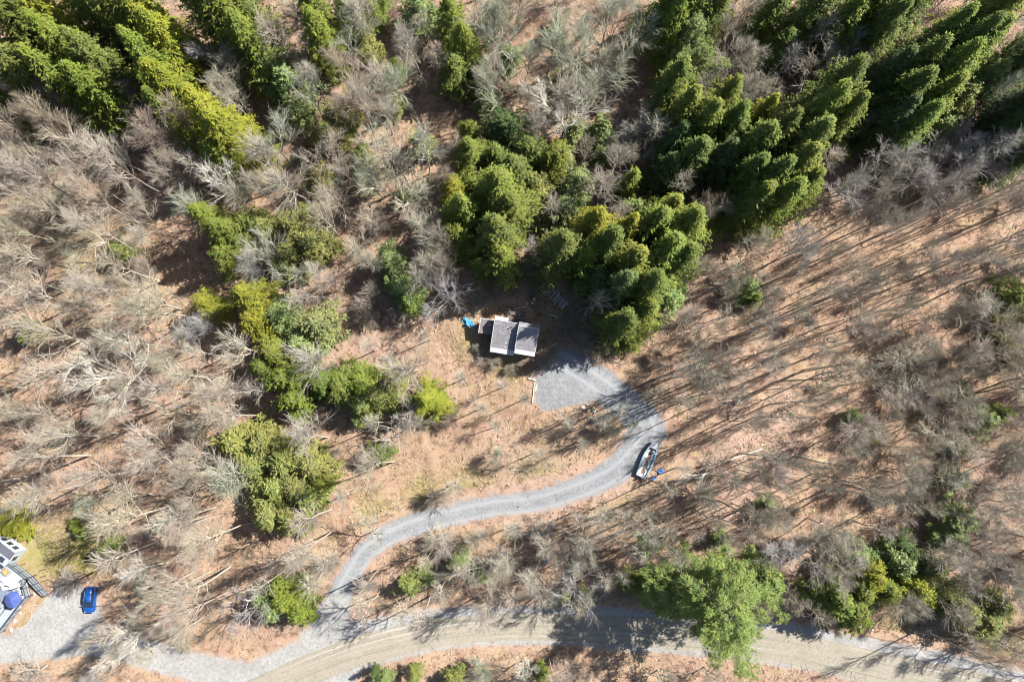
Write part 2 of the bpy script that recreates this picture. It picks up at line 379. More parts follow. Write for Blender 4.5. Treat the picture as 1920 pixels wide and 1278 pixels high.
def bare_tree_meshes(seed, H, Rc, cb=0.35, nl=14, n2=6, n3=6, n4=3, forks=1, rt=0.17, elev=45, up=0.07, wob=0.1, thin=1.0, tw_=0.02):
    rng = random.Random(seed); T = []; C_ = []
    stems = []
    lean = Vector((rng.gauss(0, .035), rng.gauss(0, .035), 1)).normalized()
    fork_h = H*cb*rng.uniform(0.9, 1.2) if forks > 1 else H*0.93
    pts, dirs = path(rng, Vector((0, 0, -0.3)), lean, fork_h, rt, rt*(0.75 if forks > 1 else 0.22), 6 if forks > 1 else 12, tw_, 0.02, T)
    limbs = []
    if forks > 1:
        az0 = rng.random()*6.28
        for f in range(forks):
            d = side_dir(rng, dirs[-1], R_(rng.uniform(16, 32)), az0+f*2*PI/forks+rng.gauss(0, .3))
            L = (H-fork_h)*rng.uniform(0.85, 1.05)
            p2, d2 = path(rng, pts[-1], d, L, rt*0.62, rt*0.12, 9, 0.07, 0.05, T)
            limbs += [(p2, d2, 0.15, 1.0, L)]
    else:
        limbs = [(pts, dirs, cb, 1.0, H)]
    az = rng.random()*6.28
    lv2 = []
    for (p2, d2, s0, s1, L) in limbs:
        m = max(4, int(nl/len(limbs)))
        for k in range(m):
            s = s0+(s1-s0)*((k+rng.random()*0.8)/m)
            f = s*(len(p2)-1); i = min(int(f), len(p2)-2); p = p2[i].lerp(p2[i+1], f-i)
            az += 2.4+rng.gauss(0, .35)
            rel = (s-s0)/(s1-s0+1e-6)
            ang = R_(elev*rng.uniform(0.75, 1.25)*(1.12-0.45*rel))
            d = side_dir(rng, d2[i], ang, az)
            Ll = Rc*rng.uniform(0.6, 1.1)*(1.12-0.62*rel)
            r = rt*0.48*(1.1-0.55*rel)*thin
            pl, dl = path(rng, p, d, Ll, r, 0.028*thin, 6, wob, up, T)
            lv2.append((pl, dl, Ll, r))
        # leader tip
        lv2.append((p2[-4:], d2[-4:], (p2[-1]-p2[-4]).length, rt*0.15))
    for (pl, dl, Ll, r) in lv2:
        for k in range(n2):
            s = 0.18+0.82*(k+rng.random()*0.9)/n2
            f = min(s, 0.999)*(len(pl)-1); i = int(f); p = pl[i].lerp(pl[i+1], f-i)
            d = side_dir(rng, dl[i], R_(rng.uniform(18, 48)), rng.random()*6.28)
            d = (d+Vector((0, 0, 0.12))).normalized()
            L2 = Ll*rng.uniform(0.32, 0.62)*(1.15-0.5*s)+0.5
            p3, d3 = path(rng, p, d, L2, 0.054*thin, 0.024*thin, 3, wob*0.8, up*0.6, C_)
            for k3 in range(n3):
                s3 = 0.15+0.85*(k3+rng.random())/n3
                f3 = min(s3, 0.999)*3; i3 = int(f3); q = p3[i3].lerp(p3[i3+1], f3-i3)
                dd = side_dir(rng, d3[i3], R_(rng.uniform(14, 42)), rng.random()*6.28)
                L3 = L2*rng.uniform(0.38, 0.72)*(1.1-0.4*s3)+0.25
                q1 = q+dd*L3*0.55; d4 = side_dir(rng, dd, R_(rng.uniform(2, 12)), rng.random()*6.28); q2 = q1+d4*L3*0.45
                C_.append((*q, *q1, 0.028*thin, 0.020*thin)); C_.append((*q1, *q2, 0.020*thin, 0.011*thin))
                for k4 in range(n4):
                    q4 = q.lerp(q1, rng.uniform(0.3, 1.0)) if k4 % 2 else q1.lerp(q2, rng.random()*0.8)
                    d5 = side_dir(rng, dd, R_(rng.uniform(15, 40)), rng.random()*6.28)
                    q5 = q4+d5*(L3*rng.uniform(0.35, 0.7)+0.1)
                    C_.append((*q4, *q5, 0.015*thin, 0.008*thin))
    return tubes(T, 5, M['bark'], 'trunk'), tubes(C_, 3, M['bark'], 'crown')

def conifer_meshes(seed, H, Rc, cb=0.2, p=0.75, nb=170, dens=34, tl=0.42, tw=0.15, droop=0.25, kind='hemlock', rt=0.2, rise=0.0):
    rng = np.random.default_rng(seed); rr = random.Random(seed); T = []
    path(rr, Vector((0, 0, -0.3)), Vector((0, 0, 1)), H*0.97, rt, 0.03, 10, 0.012, 0.05, T)
    Ps = []; Ds = []; Ns = []; az = 0.0; ph = rng.uniform(0, 6.28, 4)
    for k in range(nb):
        t = ((k+rng.random())/nb)**(0.9)
        z = H*(cb+(1-cb)*t*0.99); az += 2.39996+rng.normal(0, 0.25)
        lob = 1+0.20*math.sin(2*az+ph[0]+3*t)+0.16*math.sin(3*az+ph[1]-5*t)+0.12*math.sin(11*t+ph[2])
        prof = (1-t)**p
        if kind == 'pine': prof = (1-t)**p*(0.75+0.5*abs(math.sin(9*t+ph[3])))
        if kind == 'bigpine': prof = (1-t)**p*(0.58+0.62*rng.random()**1.3+0.18*math.sin(5*az))
        if t < 0.12: prof *= 0.65+2.5*t
        L = (Rc*prof*lob*(rng.uniform(0.35, 1.22) if kind != 'bigpine' else rng.uniform(.7, 1.1)))+0.25
        d = np.array([math.cos(az), math.sin(az), 0]); sd_ = np.array([-d[1], d[0], 0])
        rs = rise+0.45*t+rng.normal(0, 0.13)
        T.append((0, 0, z, *(d*L*0.9+np.array([0, 0, z+L*(rs-droop)*0.9])), 0.03+0.012*L, 0.012))
        n = int(dens*L)+6
        if kind in ('pine', 'bigpine'):     # tufts clump at the twig ends
            nc = max(3, int(L*5)); cs = rng.uniform(0.25, 1, nc)**0.6; cw = rng.uniform(-1, 1, nc)*(0.42*L*(1.1-cs)+0.1); cz = rng.normal(0, 0.15, nc)
            ci = rng.integers(0, nc, n); s = cs[ci]+rng.normal(0, 0.17, n)/L; wv = cw[ci]+rng.normal(0, 0.17, n); zz = cz[ci]+rng.normal(0, 0.15, n)
        else:                  # flat feathery branchlets along each bough
            nc = max(4, int(L*5.5)); cs = rng.uniform(0.12, 1, nc); sgn = np.where(rng.random(nc) < .5, -1, 1)
            bl = (0.26*L*(1.05-cs)+0.26)*rng.uniform(0.6, 1.25, nc); cz = rng.normal(0, 0.16, nc); tip = rng.normal(0.0, 0.22, nc)
            ci = rng.integers(0, nc, n); u_ = rng.random(n)
            s = cs[ci]+u_*bl[ci]*0.75/L; wv = sgn[ci]*u_*bl[ci]*0.75+rng.normal(0, 0.05, n); zz = cz[ci]+tip[ci]*u_+rng.normal(0, 0.05, n)
        zc = L*(rs*s-droop*s*s)-np.abs(wv)*0.15+zz
        pt = np.outer(s*L, d)+np.outer(wv, sd_); pt[:, 2] += z+zc
        dd = np.outer(np.ones(n), d)+np.outer(np.sign(wv)*rng.uniform(0.2, 1.3, n), sd_); dd[:, 2] += rng.normal(-0.12, 0.28, n)
        if kind in ('pine', 'bigpine'): dd += rng.normal(0, 0.6, (n, 3)); dd[:, 2] += 0.3
        Ps.append(pt); Ds.append(dd)
    Pt = np.concatenate(Ps); D = np.concatenate(Ds); D /= np.linalg.norm(D, axis=1, keepdims=True)
    n = len(Pt); up = rng.normal(0, 0.45, (n, 3)); up[:, 2] += 1
    Sd = np.cross(D, up); Sd /= np.linalg.norm(Sd, axis=1, keepdims=True)
    Lf = tl*rng.uniform(0.6, 1.3, n)[:, None]; Wf = tw*rng.uniform(0.6, 1.3, n)[:, None]
    dz = np.zeros((n, 3)); dz[:, 2] = -0.06
    V = np.stack([Pt-D*Lf*0.45, Pt+Sd*Wf+dz, Pt+D*Lf*0.55+dz, Pt-Sd*Wf+dz], 1).reshape(-1, 3)
    k = np.arange(n)*4
    F = np.concatenate([np.stack([k, k+1, k+2], -1), np.stack([k, k+2, k+3], -1)])
    return tubes(T, 5, M['bark'], 'trunk'), np_mesh('crown', V, F, M['needles'])

BT = {  # archetypes of bare trees
 'spread': [bare_tree_meshes(s, 18, 5.8, 0.34, 15, 6, 5, 1, 3, 0.24, 36, 0.09, 0.08) for s in (11, 12, 13)],
 'tall':   [bare_tree_meshes(s, 22, 6.0, 0.45, 17, 6, 5, 1, 1, 0.20, 31, 0.07, 0.06) for s in (21, 22, 23)],
 'fine':   [bare_tree_meshes(s, 17, 5.2, 0.30, 17, 7, 6, 2, 2, 0.13, 27, 0.08, 0.05, 0.72) for s in (31, 32, 33)],
 'slim':   [bare_tree_meshes(s, 20, 3.2, 0.55, 12, 5, 4, 1, 1, 0.19, 34, 0.08, 0.08, 0.8, 0.012) for s in (41, 42, 43, 44)],
 'gnarl':  [bare_tree_meshes(s, 16, 6.4, 0.28, 16, 6, 6, 3, 4, 0.27, 48, 0.04, 0.14, 1.0) for s in (51, 52)],
 'shrub':  [bare_tree_meshes(s, 3.2, 1.9, 0.12, 13, 5, 5, 2, 4, 0.035, 45, 0.06, 0.16, 0.62) for s in (61, 62, 63)],
}
CT = {
 'hemlock': [conifer_meshes(s, 20, 3.9, 0.10, 0.86, 420, 28, 0.29, 0.056, rise=0.0) for s in (1, 2, 3, 4)],
 'bushy':   [conifer_meshes(s, 11, 3.2, 0.08, 0.52, 260, 34, 0.28, 0.055, droop=0.18) for s in (5, 6)],
 'young':   [conifer_meshes(s, 9, 2.6, 0.1, 0.7, 110, 24, 0.42, 0.075, 0.1, 'pine', 0.09, 0.15) for s in (7, 8, 9)],
 'pine':    [conifer_meshes(s, 17, 6.4, 0.24, 0.60, 130, 75, 0.31, 0.06, 0.16, 'pine', 0.27, 0.12) for s in (70,)],
 'bigpine': [conifer_meshes(75, 17, 7.0, 0.24, 0.42, 150, 105, 0.26, 0.046, 0.22, 'bigpine', 0.27, 0.18)],
}
BASE_H = {'spread': 18, 'tall': 22, 'fine': 17, 'slim': 20, 'gnarl': 16, 'shrub': 3.2, 'hemlock': 20, 'bushy': 11, 'young': 9, 'pine': 17, 'bigpine': 17}
BASE_R = {'spread': 5.4, 'tall': 4.8, 'fine': 4.4, 'slim': 2.6, 'gnarl': 6.4, 'shrub': 1.9, 'hemlock': 3.5, 'bushy': 3.2, 'young': 2.6, 'pine': 6.4, 'bigpine': 6.4}
rnd = random.Random(7)
TREES = []   # root, class word, look, position
def gz(x, y): return float(hbig(x, y))
def plant(kind, x, y, h, r, col, barkcol, look, cls, name, group, lean=None, label=None):
    lib = BT.get(kind) or CT[kind]; tm, cm = rnd.choice(lib)
    root = bpy.data.objects.new(name, None); COL.objects.link(root); root.empty_display_size = 0.5
    root.location = (x, y, gz(x, y)-0.05); root.rotation_euler = ((0, 0, rnd.random()*6.28) if lean is None else lean)
    s = r/BASE_R[kind]; root.scale = (s, s, h/BASE_H[kind])
    a = link('trunk', tm, root); b = link('crown', cm, root)
    a.color = (*barkcol, 1); b.color = (*col, 1)
    root['category'] = {'bare tree': 'tree', 'conifer': 'tree', 'shrub': 'shrub'}[cls]; root['group'] = group
    if label: root['label'] = label
    TREES.append([root, cls, look, (x, y), label])
    return root
def vary(c, a=0.12):
    k = 1+rnd.uniform(-a, a); return tuple(max(0.01, x*k*(1+rnd.uniform(-a, a)*0.5)) for x in c)

# colours: needles / twigs as they are, unlit
HG = {'y': ((0.202, 0.213, 0.027), 'yellow green'), 'b': ((0.151, 0.185, 0.034), 'bright green'), 'g': ((0.130, 0.168, 0.040), 'deep green'),
      'd': ((0.078, 0.117, 0.042), 'dark green'), 'p': ((0.195, 0.240, 0.104), 'pale green'), 'o': ((0.195, 0.208, 0.075), 'olive green')}
TW = {'c': ((0.375, 0.325, 0.265), 'cream grey'), 'w': ((0.56, 0.52, 0.47), 'whitish'), 'l': ((0.31, 0.325, 0.25), 'lichen grey'),
      'k': ((0.25, 0.185, 0.155), 'reddish brown'), 'b': ((0.27, 0.225, 0.19), 'dull brown'), 'v': ((0.33, 0.30, 0.32), 'violet grey'), 'n': ((0.37, 0.325, 0.275), 'grey brown')}

# conifers: (x px, y px of mid crown, kind, height m, crown radius px, colour)
CON = """30 30 h 23 42 b;75 75 h 23 44 b;20 120 h 22 42 b;70 150 h 21 42 g;125 55 h 23 42 y;150 110 h 22 44 b;130 160 h 20 40 b;195 180 h 18 42 b;205 130 h 20 36 g;180 30 h 23 38 g
240 30 h 23 40 b;295 45 h 22 42 y;330 95 h 20 38 y;300 130 h 20 38 b;335 180 h 19 42 y;325 215 h 16 32 b;405 225 h 19 42 y;440 265 h 18 45 y;420 300 h 14 34 b;0 190 h 20 36 g
385 15 h 21 40 g;435 45 h 21 44 b;475 90 h 18 40 b;455 10 h 22 36 g;510 135 y 11 40 p;550 165 y 12 42 p;560 210 y 10 34 p;595 25 h 19 34 b;605 80 h 17 34 b;655 35 b 13 34 g
690 90 y 9 30 o;700 10 b 13 34 g;790 30 y 11 40 p;845 45 h 14 30 b;870 95 h 14 32 b;855 140 b 12 40 g;900 145 b 10 32 d;745 130 b 7 18 b;880 250 b 9 26 b;790 270 y 8 28 p
945 245 b 12 45 d;990 290 b 12 42 g;930 300 b 11 36 g;1040 300 b 11 40 b;880 295 h 13 32 b;960 330 h 14 38 g;850 360 b 13 30 y;935 365 h 17 50 b;870 400 h 15 34 b;955 400 h 16 40 b
860 450 b 13 38 b;930 440 h 16 40 g;940 490 b 15 40 b;905 500 b 9 25 g;1085 350 y 10 38 p;1060 395 y 10 36 p;1180 345 h 11 24 b;1190 395 y 9 28 p;1110 430 h 18 40 y;1050 470 h 18 40 g
1100 480 b 16 44 b;1140 465 h 18 38 g;1170 440 h 18 30 y;1180 500 h 18 46 b;1220 430 h 18 42 b;1250 400 h 14 34 b;1280 430 h 18 40 b;1240 480 h 19 46 b;1270 490 h 17 38 g;1210 540 h 19 38 g
1160 540 h 18 36 d;1120 530 b 14 36 d;1250 560 y 9 36 p;1165 605 h 15 34 g;1180 640 b 7 22 b;1205 585 h 15 34 b;1100 500 b 10 30 g
1250 20 h 18 36 g;1290 30 h 19 40 b;1285 90 p 17 48 p;1300 140 p 17 44 p;1260 165 h 16 38 g;1255 60 h 17 34 b;1340 20 h 18 34 g;1280 215 h 16 38 b;1315 240 h 17 38 b;1265 270 h 14 36 d
1295 300 h 15 40 g;1250 320 h 12 34 d;1350 200 h 17 36 b;1365 240 h 16 38 g;1420 225 h 15 28 y;1350 300 h 14 34 d;1410 280 h 17 42 g;1450 260 h 18 36 g;1400 330 h 15 38 g
1545 185 h 22 44 g;1520 225 h 21 42 b;1560 235 h 19 38 b;1500 280 h 19 46 g;1480 320 h 18 42 b;1440 340 h 17 40 g;1460 375 h 16 40 b;1410 380 h 15 42 b;1385 400 h 12 30 g;1500 350 h 14 34 b
1440 30 b 14 40 g;1490 60 b 14 38 g;1460 90 b 12 34 g;1530 20 h 17 40 g;1580 45 h 18 40 b;1560 80 b 14 36 g;1620 25 h 19 38 g;1640 70 h 18 40 g;1690 20 h 20 40 g;1600 90 b 13 34 d
1850 25 h 24 40 y;1820 65 h 22 42 b;1780 110 h 21 42 g;1740 90 h 20 38 g;1800 110 h 20 36 b;1750 150 h 20 44 b;1700 140 h 19 42 g;1650 150 h 17 38 d;1680 190 h 18 44 g;1730 200 h 18 42 b
1700 240 h 16 38 g;1660 230 h 16 38 d;1780 200 y 14 36 o;1860 120 p 17 36 p;1830 160 p 16 36 p;1905 200 h 20 40 d;1890 240 h 18 38 d;1915 120 h 19 36 g;1915 290 h 17 36 d;1750 250 y 11 32 p
400 415 h 14 30 b;430 440 h 13 34 b;430 485 b 12 30 b;470 425 b 11 32 g;500 430 y 9 34 o;395 575 b 9 34 y;480 560 h 14 36 y;485 600 b 12 36 y;530 590 y 9 36 p;560 430 y 11 42 o
590 460 y 11 42 o;550 480 y 10 40 o;600 610 y 11 44 p;570 645 y 9 40 p;520 660 b 10 38 b;545 710 b 12 46 b;560 750 b 10 38 b;500 690 b 9 30 g;610 720 b 10 36 g;645 725 b 10 38 g;680 715 b 9 38 b;715 745 y 9 38 o
740 720 y 9 34 o;690 760 y 8 34 o;803 750 h 10 30 y;822 762 b 7 26 y;775 760 b 7 26 g;450 830 y 9 44 o;500 830 y 9 44 o;540 860 y 9 44 o;480 870 y 9 40 o;590 870 y 8 40 o;560 910 b 8 36 o;600 900 b 6 30 b
510 960 y 8 38 o;550 970 y 7 36 o;580 930 y 8 38 o;520 910 y 8 36 o;540 1115 y 9 38 b;515 1130 y 8 32 p;565 1140 y 7 30 b;735 490 y 9 34 p;760 540 y 9 36 p;745 515 b 8 26 p;770 570 y 7 26 g
620 260 y 9 34 o;600 330 y 9 30 o;680 300 y 9 28 o;640 220 y 10 34 o;1130 250 y 9 32 p;1080 250 y 8 30 p;1000 350 y 10 34 o;1400 540 y 6 26 p;1415 560 b 5 18 b;1840 790 y 7 28 p;1872 775 y 6 20 g
1890 560 y 9 34 g;1870 640 y 6 24 g;1905 660 y 7 26 g;1600 780 y 4 16 p;1640 810 y 4 18 o;1800 975 y 8 32 p;1780 1010 y 8 28 p;1790 900 y 6 24 p;1350 1010 y 4 18 p;1440 945 y 4 18 p
1620 1075 b 11 36 y;1650 1100 b 10 34 b;1560 1120 b 11 44 g;1590 1140 b 10 42 b;1600 1100 b 10 36 b;1680 1050 y 9 34 p;1710 1100 y 9 32 y;1740 1060 y 9 30 o;1800 1140 y 8 40 o;1840 1160 y 8 38 o
1860 1130 y 8 30 o;1690 1030 b 8 30 d;1600 1040 y 8 30 p;1332 1118 P 22 90 B;1240 1105 y 12 40 B;1425 1090 y 12 44 B;720 1275 y 5 18 p;778 1262 y 6 14 o;850 1272 y 5 22 o;703 1258 b 5 9 d
20 980 s 3 34 y;140 985 s 2 14 b;150 1000 s 2 14 b;1060 1120 y 3 14 o;900 1075 y 3 18 p;800 1080 y 3 18 p;1180 1090 y 5 24 b"""
HG['B'] = ((0.160, 0.215, 0.072), 'fresh green')
conif_px = []
for ln in CON.split('\n'):
    for it in ln.split(';'):
        it = it.split()
        if len(it) < 6: continue
        px, py, k, h, rp, c_ = float(it[0]), float(it[1]), it[2], float(it[3]), float(it[4]), it[5]
        kind = {'h': 'hemlock', 'b': 'bushy', 'y': 'young', 'p': 'pine', 'P': 'bigpine', 's': 'bushy'}[k]
        if k == 'h': rp *= 1.2; h *= 1.24
        q = P(px, py, h*0.5); conif_px.append((q.x, q.y, rp*K))
        size = 'tall' if h >= 17 else ('young' if h < 8 else 'mid-sized')
        nm = {'hemlock': 'hemlock_tree', 'bushy': 'evergreen_tree', 'young': 'young_pine_tree', 'pine': 'pine_tree', 'bigpine': 'pine_tree'}[kind]
        word = {'hemlock': 'hemlock', 'bushy': 'evergreen', 'young': 'feathery pine', 'pine': 'broad pine', 'bigpine': 'broad pine'}[kind]
        lab = None
        if k == 'P': lab = 'large fresh green pine with tufted crown overhanging the dirt road'
        if k == 's':
            nm = 'evergreen_shrub'; word = 'evergreen shrub'; size = 'low'
            if py == 980: lab = 'rounded yellow green shrub on the lawn above the deck'
            elif py == 985: lab = 'upper of two small green shrubs right of the lawn'
            else: lab = 'lower of two small green shrubs right of the lawn'
        if (px, py) == (703, 1258): lab = 'small dark spindly conifer at the lower edge of the road'
        plant(kind, q.x, q.y, h, rp*K*1.08, vary(HG[c_][0]), (0.16, 0.13, 0.10), f'{size} {HG[c_][1]} {word}', 'shrub' if k == 's' else 'conifer', nm,
              {'hemlock': 'hemlocks in the woods', 'bushy': 'dense evergreens in the woods', 'young': 'feathery young pines in the woods', 'pine': 'broad pines', 'bigpine': 'broad pines'}[kind] if k != 's' else 'shrubs on the lawn', label=lab)

# notable bare trees
bare_px = []
def bare(px, py, kind, h, rp, c_, lab=None, zf=0.62, lean=None):
    q = P(px, py, h*zf); bare_px.append((q.x, q.y))
    size = 'tall' if h >= 17 else ('small' if h < 10 else 'mid-sized')
    shp = {'spread': 'spreading', 'tall': 'upright', 'fine': 'fine-twigged', 'slim': 'slender', 'gnarl': 'crooked', 'shrub': 'low'}[kind]
    col = vary(TW[c_][0], 0.1)
    return plant(kind, q.x, q.y, h, rp*K, col, tuple(min(0.7, x*1.1) for x in col), f'{size} {shp} {TW[c_][1]}', 'bare tree', 'slender_bare_tree' if kind == 'slim' else 'bare_tree', 'slender leafless trees in the woods' if kind == 'slim' else 'leafless trees in the woods', label=lab, lean=lean)
NB = """210 700 gnarl 17 66 w;120 820 spread 15 55 c;420 350 spread 14 50 w;545 340 tall 17 55 c;100 270 fine 18 60 k;170 300 spread 18 58 c;240 320 tall 20 55 c;300 270 fine 18 52 k;60 240 fine 17 55 k
1075 1100 gnarl 12 48 v;838 555 gnarl 9 46 v;740 800 spread 10 55 c;1090 130 gnarl 17 70 l;1060 220 gnarl 15 66 w;1130 60 spread 17 60 l;1030 90 tall 17 58 l;720 210 fine 15 52 n;700 160 tall 15 50 c;745 370 spread 14 60 n
1570 120 spread 13 44 v;1530 140 spread 13 42 n;1650 290 spread 13 50 v;1720 330 gnarl 12 52 v;1790 300 fine 14 50 v;1850 270 tall 16 48 v;1640 340 spread 12 45 n;1860 190 fine 16 46 l;1760 340 fine 11 46 v
250 965 tall 19 50 c;330 985 tall 18 46 c;400 885 spread 14 44 c;265 1075 tall 14 34 w;250 1195 gnarl 13 42 w;475 1130 spread 10 44 v;585 1090 slim 10 34 c;420 760 spread 12 54 n;460 660 spread 12 48 n;560 40 slim 15 34 c
640 380 tall 15 46 c;600 300 spread 15 50 c;850 910 slim 9 24 c;1280 880 slim 8 20 n;700 1000 spread 8 34 n;1100 1000 tall 12 44 n;1215 1030 spread 12 48 n;840 1030 tall 10 36 n;900 1010 fine 9 34 n;1290 240 slim 9 20 n
1200 240 gnarl 12 44 v;1000 470 gnarl 9 26 w;1240 300 fine 10 30 v;280 560 gnarl 17 50 c;60 560 spread 16 46 c;370 770 spread 13 50 c;700 340 tall 15 34 l;950 1050 slim 10 30 n;1460 1040 fine 11 46 v;1520 1050 fine 11 46 n
330 660 fine 12 40 c;180 440 tall 21 44 c;90 400 tall 22 44 c;230 500 slim 20 30 c;60 480 slim 20 30 c;30 520 tall 20 42 c;980 1255 spread 7 28 w;1900 1210 slim 9 24 n;1240 1268 spread 5 34 n;1330 1262 spread 5 30 b;60 1262 spread 6 40 n"""
for ln in NB.split('\n'):
    for it in ln.split(';'):
        it = it.split()
        if len(it) < 6: continue
        a, b = float(it[0]), float(it[1]); lab = None
        if (a, b) == (838, 555): lab = 'violet grey bare tree with curved trunk just left of the cabin'
        if (a, b) == (1075, 1100): lab = 'pale crooked bare tree hanging over the road left of the big pine'
        if (a, b) == (210, 700): lab = 'whitish bare tree with the widest radiating crown, at mid left'
        if (a, b) == (250, 1195): lab = 'bright white crooked bare tree right of the gravel yard'
        if (a, b) == (265, 1075): lab = 'bright white narrow bare tree right of the blue car'
        bare(a, b, it[2], float(it[3]), float(it[4]), it[5], lab)

for a, b, h, rp, c_ in ((1128,786,9,24,'n'),(1165,770,12,22,'n'),(1062,792,8,20,'n'),(905,762,9,20,'c'),(945,722,8,18,'n'),(985,746,11,18,'b'),(868,706,9,20,'n'),(1010,850,10,16,'n'),(762,800,9,20,'c'),(735,682,11,22,'n'),(1090,830,11,18,'b'),(690,650,10,20,'n'),(1180,800,12,18,'n'),(640,930,8,20,'n'),(930,800,7,18,'n'),(800,630,9,18,'c')):
    bare(a, b, 'slim', h, rp, c_)
# keep trees off gravel, houses and clearings
CLEAR = [px2(q) for q in ([(640,960),(640,900),(760,880),(860,690),(700,650),(620,680),(640,620),(800,600),(850,590),(900,520),(1010,490),(1110,600),(1200,700),(1240,760),(1260,880),(1190,910),(1100,930),(940,970),(800,985),(700,990)],
    [(-80,930),(190,930),(215,1090),(205,1250),(-80,1260)])]
def blocked(x, y, r=1.2):
    X = np.array([x]); Y = np.array([y])
    if min(sdf_drive(X, Y)[0], sdf_shoulder(X, Y)[0], sdf_yard(X, Y)[0]) < r: return True
    if math.hypot(x-CABIN.x, y-CABIN.y) < 6: return True
    bq = P(1285, 825)
    if math.hypot(x-bq.x, y-bq.y) < 6.5: return True
    return any(sdf_poly(X, Y, c_)[0] < 0 for c_ in CLEAR)
GRID = ["ccccggggggcbbccg", "kccggkggggcbvccv", "kkkcggpcgbcccvvv", "wppgpwgccbcccsss", "wwpcgwk..ccbsssb", "wwwcg.w..cbsssbb", "wppkccw...sssbbb", "pppggp....ssssbb", "ppppw.n.nnssnnnb", "..ppnnnnnncbbbbb", ".nn.....n......b"]
FILL = {'c': (1.1, [('slim', 16, 28, 'n'), ('fine', 14, 38, 'v'), ('fine', 13, 38, 'k')]), 'g': (2.1, [('tall', 16, 46, 'l'), ('spread', 14, 46, 'l'), ('fine', 14, 44, 'n'), ('tall', 16, 46, 'n')]),
        'k': (1.8, [('fine', 18, 48, 'k'), ('tall', 20, 46, 'n'), ('fine', 16, 46, 'n')]), 'p': (1.75, [('slim', 21, 30, 'n'), ('tall', 21, 44, 'c'), ('tall', 19, 44, 'n'), ('spread', 16, 46, 'c'), ('fine', 16, 44, 'n')]),
        'w': (1.5, [('tall', 23, 40, 'c'), ('slim', 22, 28, 'c'), ('tall', 20, 40, 'n'), ('fine', 16, 40, 'c')]), 'b': (2.7, [('fine', 13, 42, 'b'), ('fine', 12, 44, 'n'), ('tall', 15, 40, 'n'), ('slim', 18, 26, 'b')]),
        's': (5.2, [('slim', 22, 21, 'n'), ('slim', 20, 21, 'n'), ('slim', 24, 22, 'b'), ('slim', 19, 21, 'c'), ('slim', 22, 20, 'n'), ('tall', 18, 30, 'n')]), 'v': (1.4, [('fine', 13, 42, 'v'), ('tall', 14, 40, 'v')]),
        'n': (3.2, [('tall', 13, 36, 'n'), ('fine', 11, 38, 'n'), ('slim', 14, 22, 'c'), ('slim', 14, 22, 'n')])}
acc = 0.0; nfill = 0
for r_ in range(-1, 11):
    for c0 in range(-1, 18):
        ch = GRID[max(0, r_)][min(15, max(0, c0))]
        if ch == '.' or (c0 == -1 and r_ > 7): continue
        dens, kinds = FILL[ch]; acc += dens
        while acc >= 1:
            acc -= 1
            for tr in range(14):
                k, h, rp, tc_ = rnd.choice(kinds); h *= rnd.uniform(0.85, 1.12)
                px = (c0+rnd.random())*120; py = (r_+rnd.random())*116.2
                q = P(px, py, h*0.6)
                if blocked(q.x, q.y) or (px < 215 and py > 925 and py < 1250): continue
                if min([9e9]+[math.hypot(q.x-a, q.y-b) for a, b in bare_px]) < (1.9 if k == 'slim' else 3.2): continue
                if min([9e9]+[math.hypot(q.x-a, q.y-b)/rr for a, b, rr in conif_px]) < 0.95: continue
                bare(px, py, k, h, rp*rnd.uniform(0.7, 1.2), tc_, zf=0.6); nfill += 1; break
for r_, row in enumerate(GRID):
    for c0, ch in enumerate(row):
        if rnd.random() > {'g': .6, 'p': .28, 'b': .35, 'n': .3, 'w': .12}.get(ch, 0): continue
        px = (c0+rnd.random())*120; py = (r_+rnd.random())*116.2; q = P(px, py, 3)
        if blocked(q.x, q.y): continue
        h = rnd.uniform(4, 7.5); cc = rnd.choice('pog')
        plant('young', q.x, q.y, h, rnd.uniform(16, 28)*K, vary(HG[cc][0]), (0.16, 0.13, 0.10), f'young {HG[cc][1]} feathery pine', 'conifer', 'young_pine_tree', 'feathery young pines in the woods')
# leafless shrubs and saplings
SH = {'g': 1.2, 'k': .9, 'p': .9, 'w': .8, 'b': 2.0, 's': 1.0, 'v': 1.4, 'n': 1.6, 'c': .35, '.': 0.35}
acc = 0.0; shrub_px = []
for r_, row in enumerate(GRID):
    for c0, ch in enumerate(row):
        acc += SH[ch]
        while acc >= 1:
            acc -= 1
            for tr in range(8):
                px = (c0+rnd.random())*120; py = (r_+rnd.random())*116.2; q = P(px, py, 1)
                X1 = np.array([q.x]); Y1 = np.array([q.y])
                if min(sdf_drive(X1, Y1)[0], sdf_shoulder(X1, Y1)[0], sdf_yard(X1, Y1)[0]) < 0.9: continue
                if (q-CABIN).length < 5.5 or (px < 110 and py > 960): continue
                h = rnd.uniform(1.8, 4.2); cc = rnd.choice('nbkv' if ch in 'bsnv' else 'nkcl'); col = vary(TW[cc][0])
                plant('shrub', q.x, q.y, h, rnd.uniform(14, 26)*K, col, col, f'{"low" if h < 3 else "twiggy"} {TW[cc][1]}', 'shrub', 'leafless_shrub', 'leafless shrubs under the trees'); break
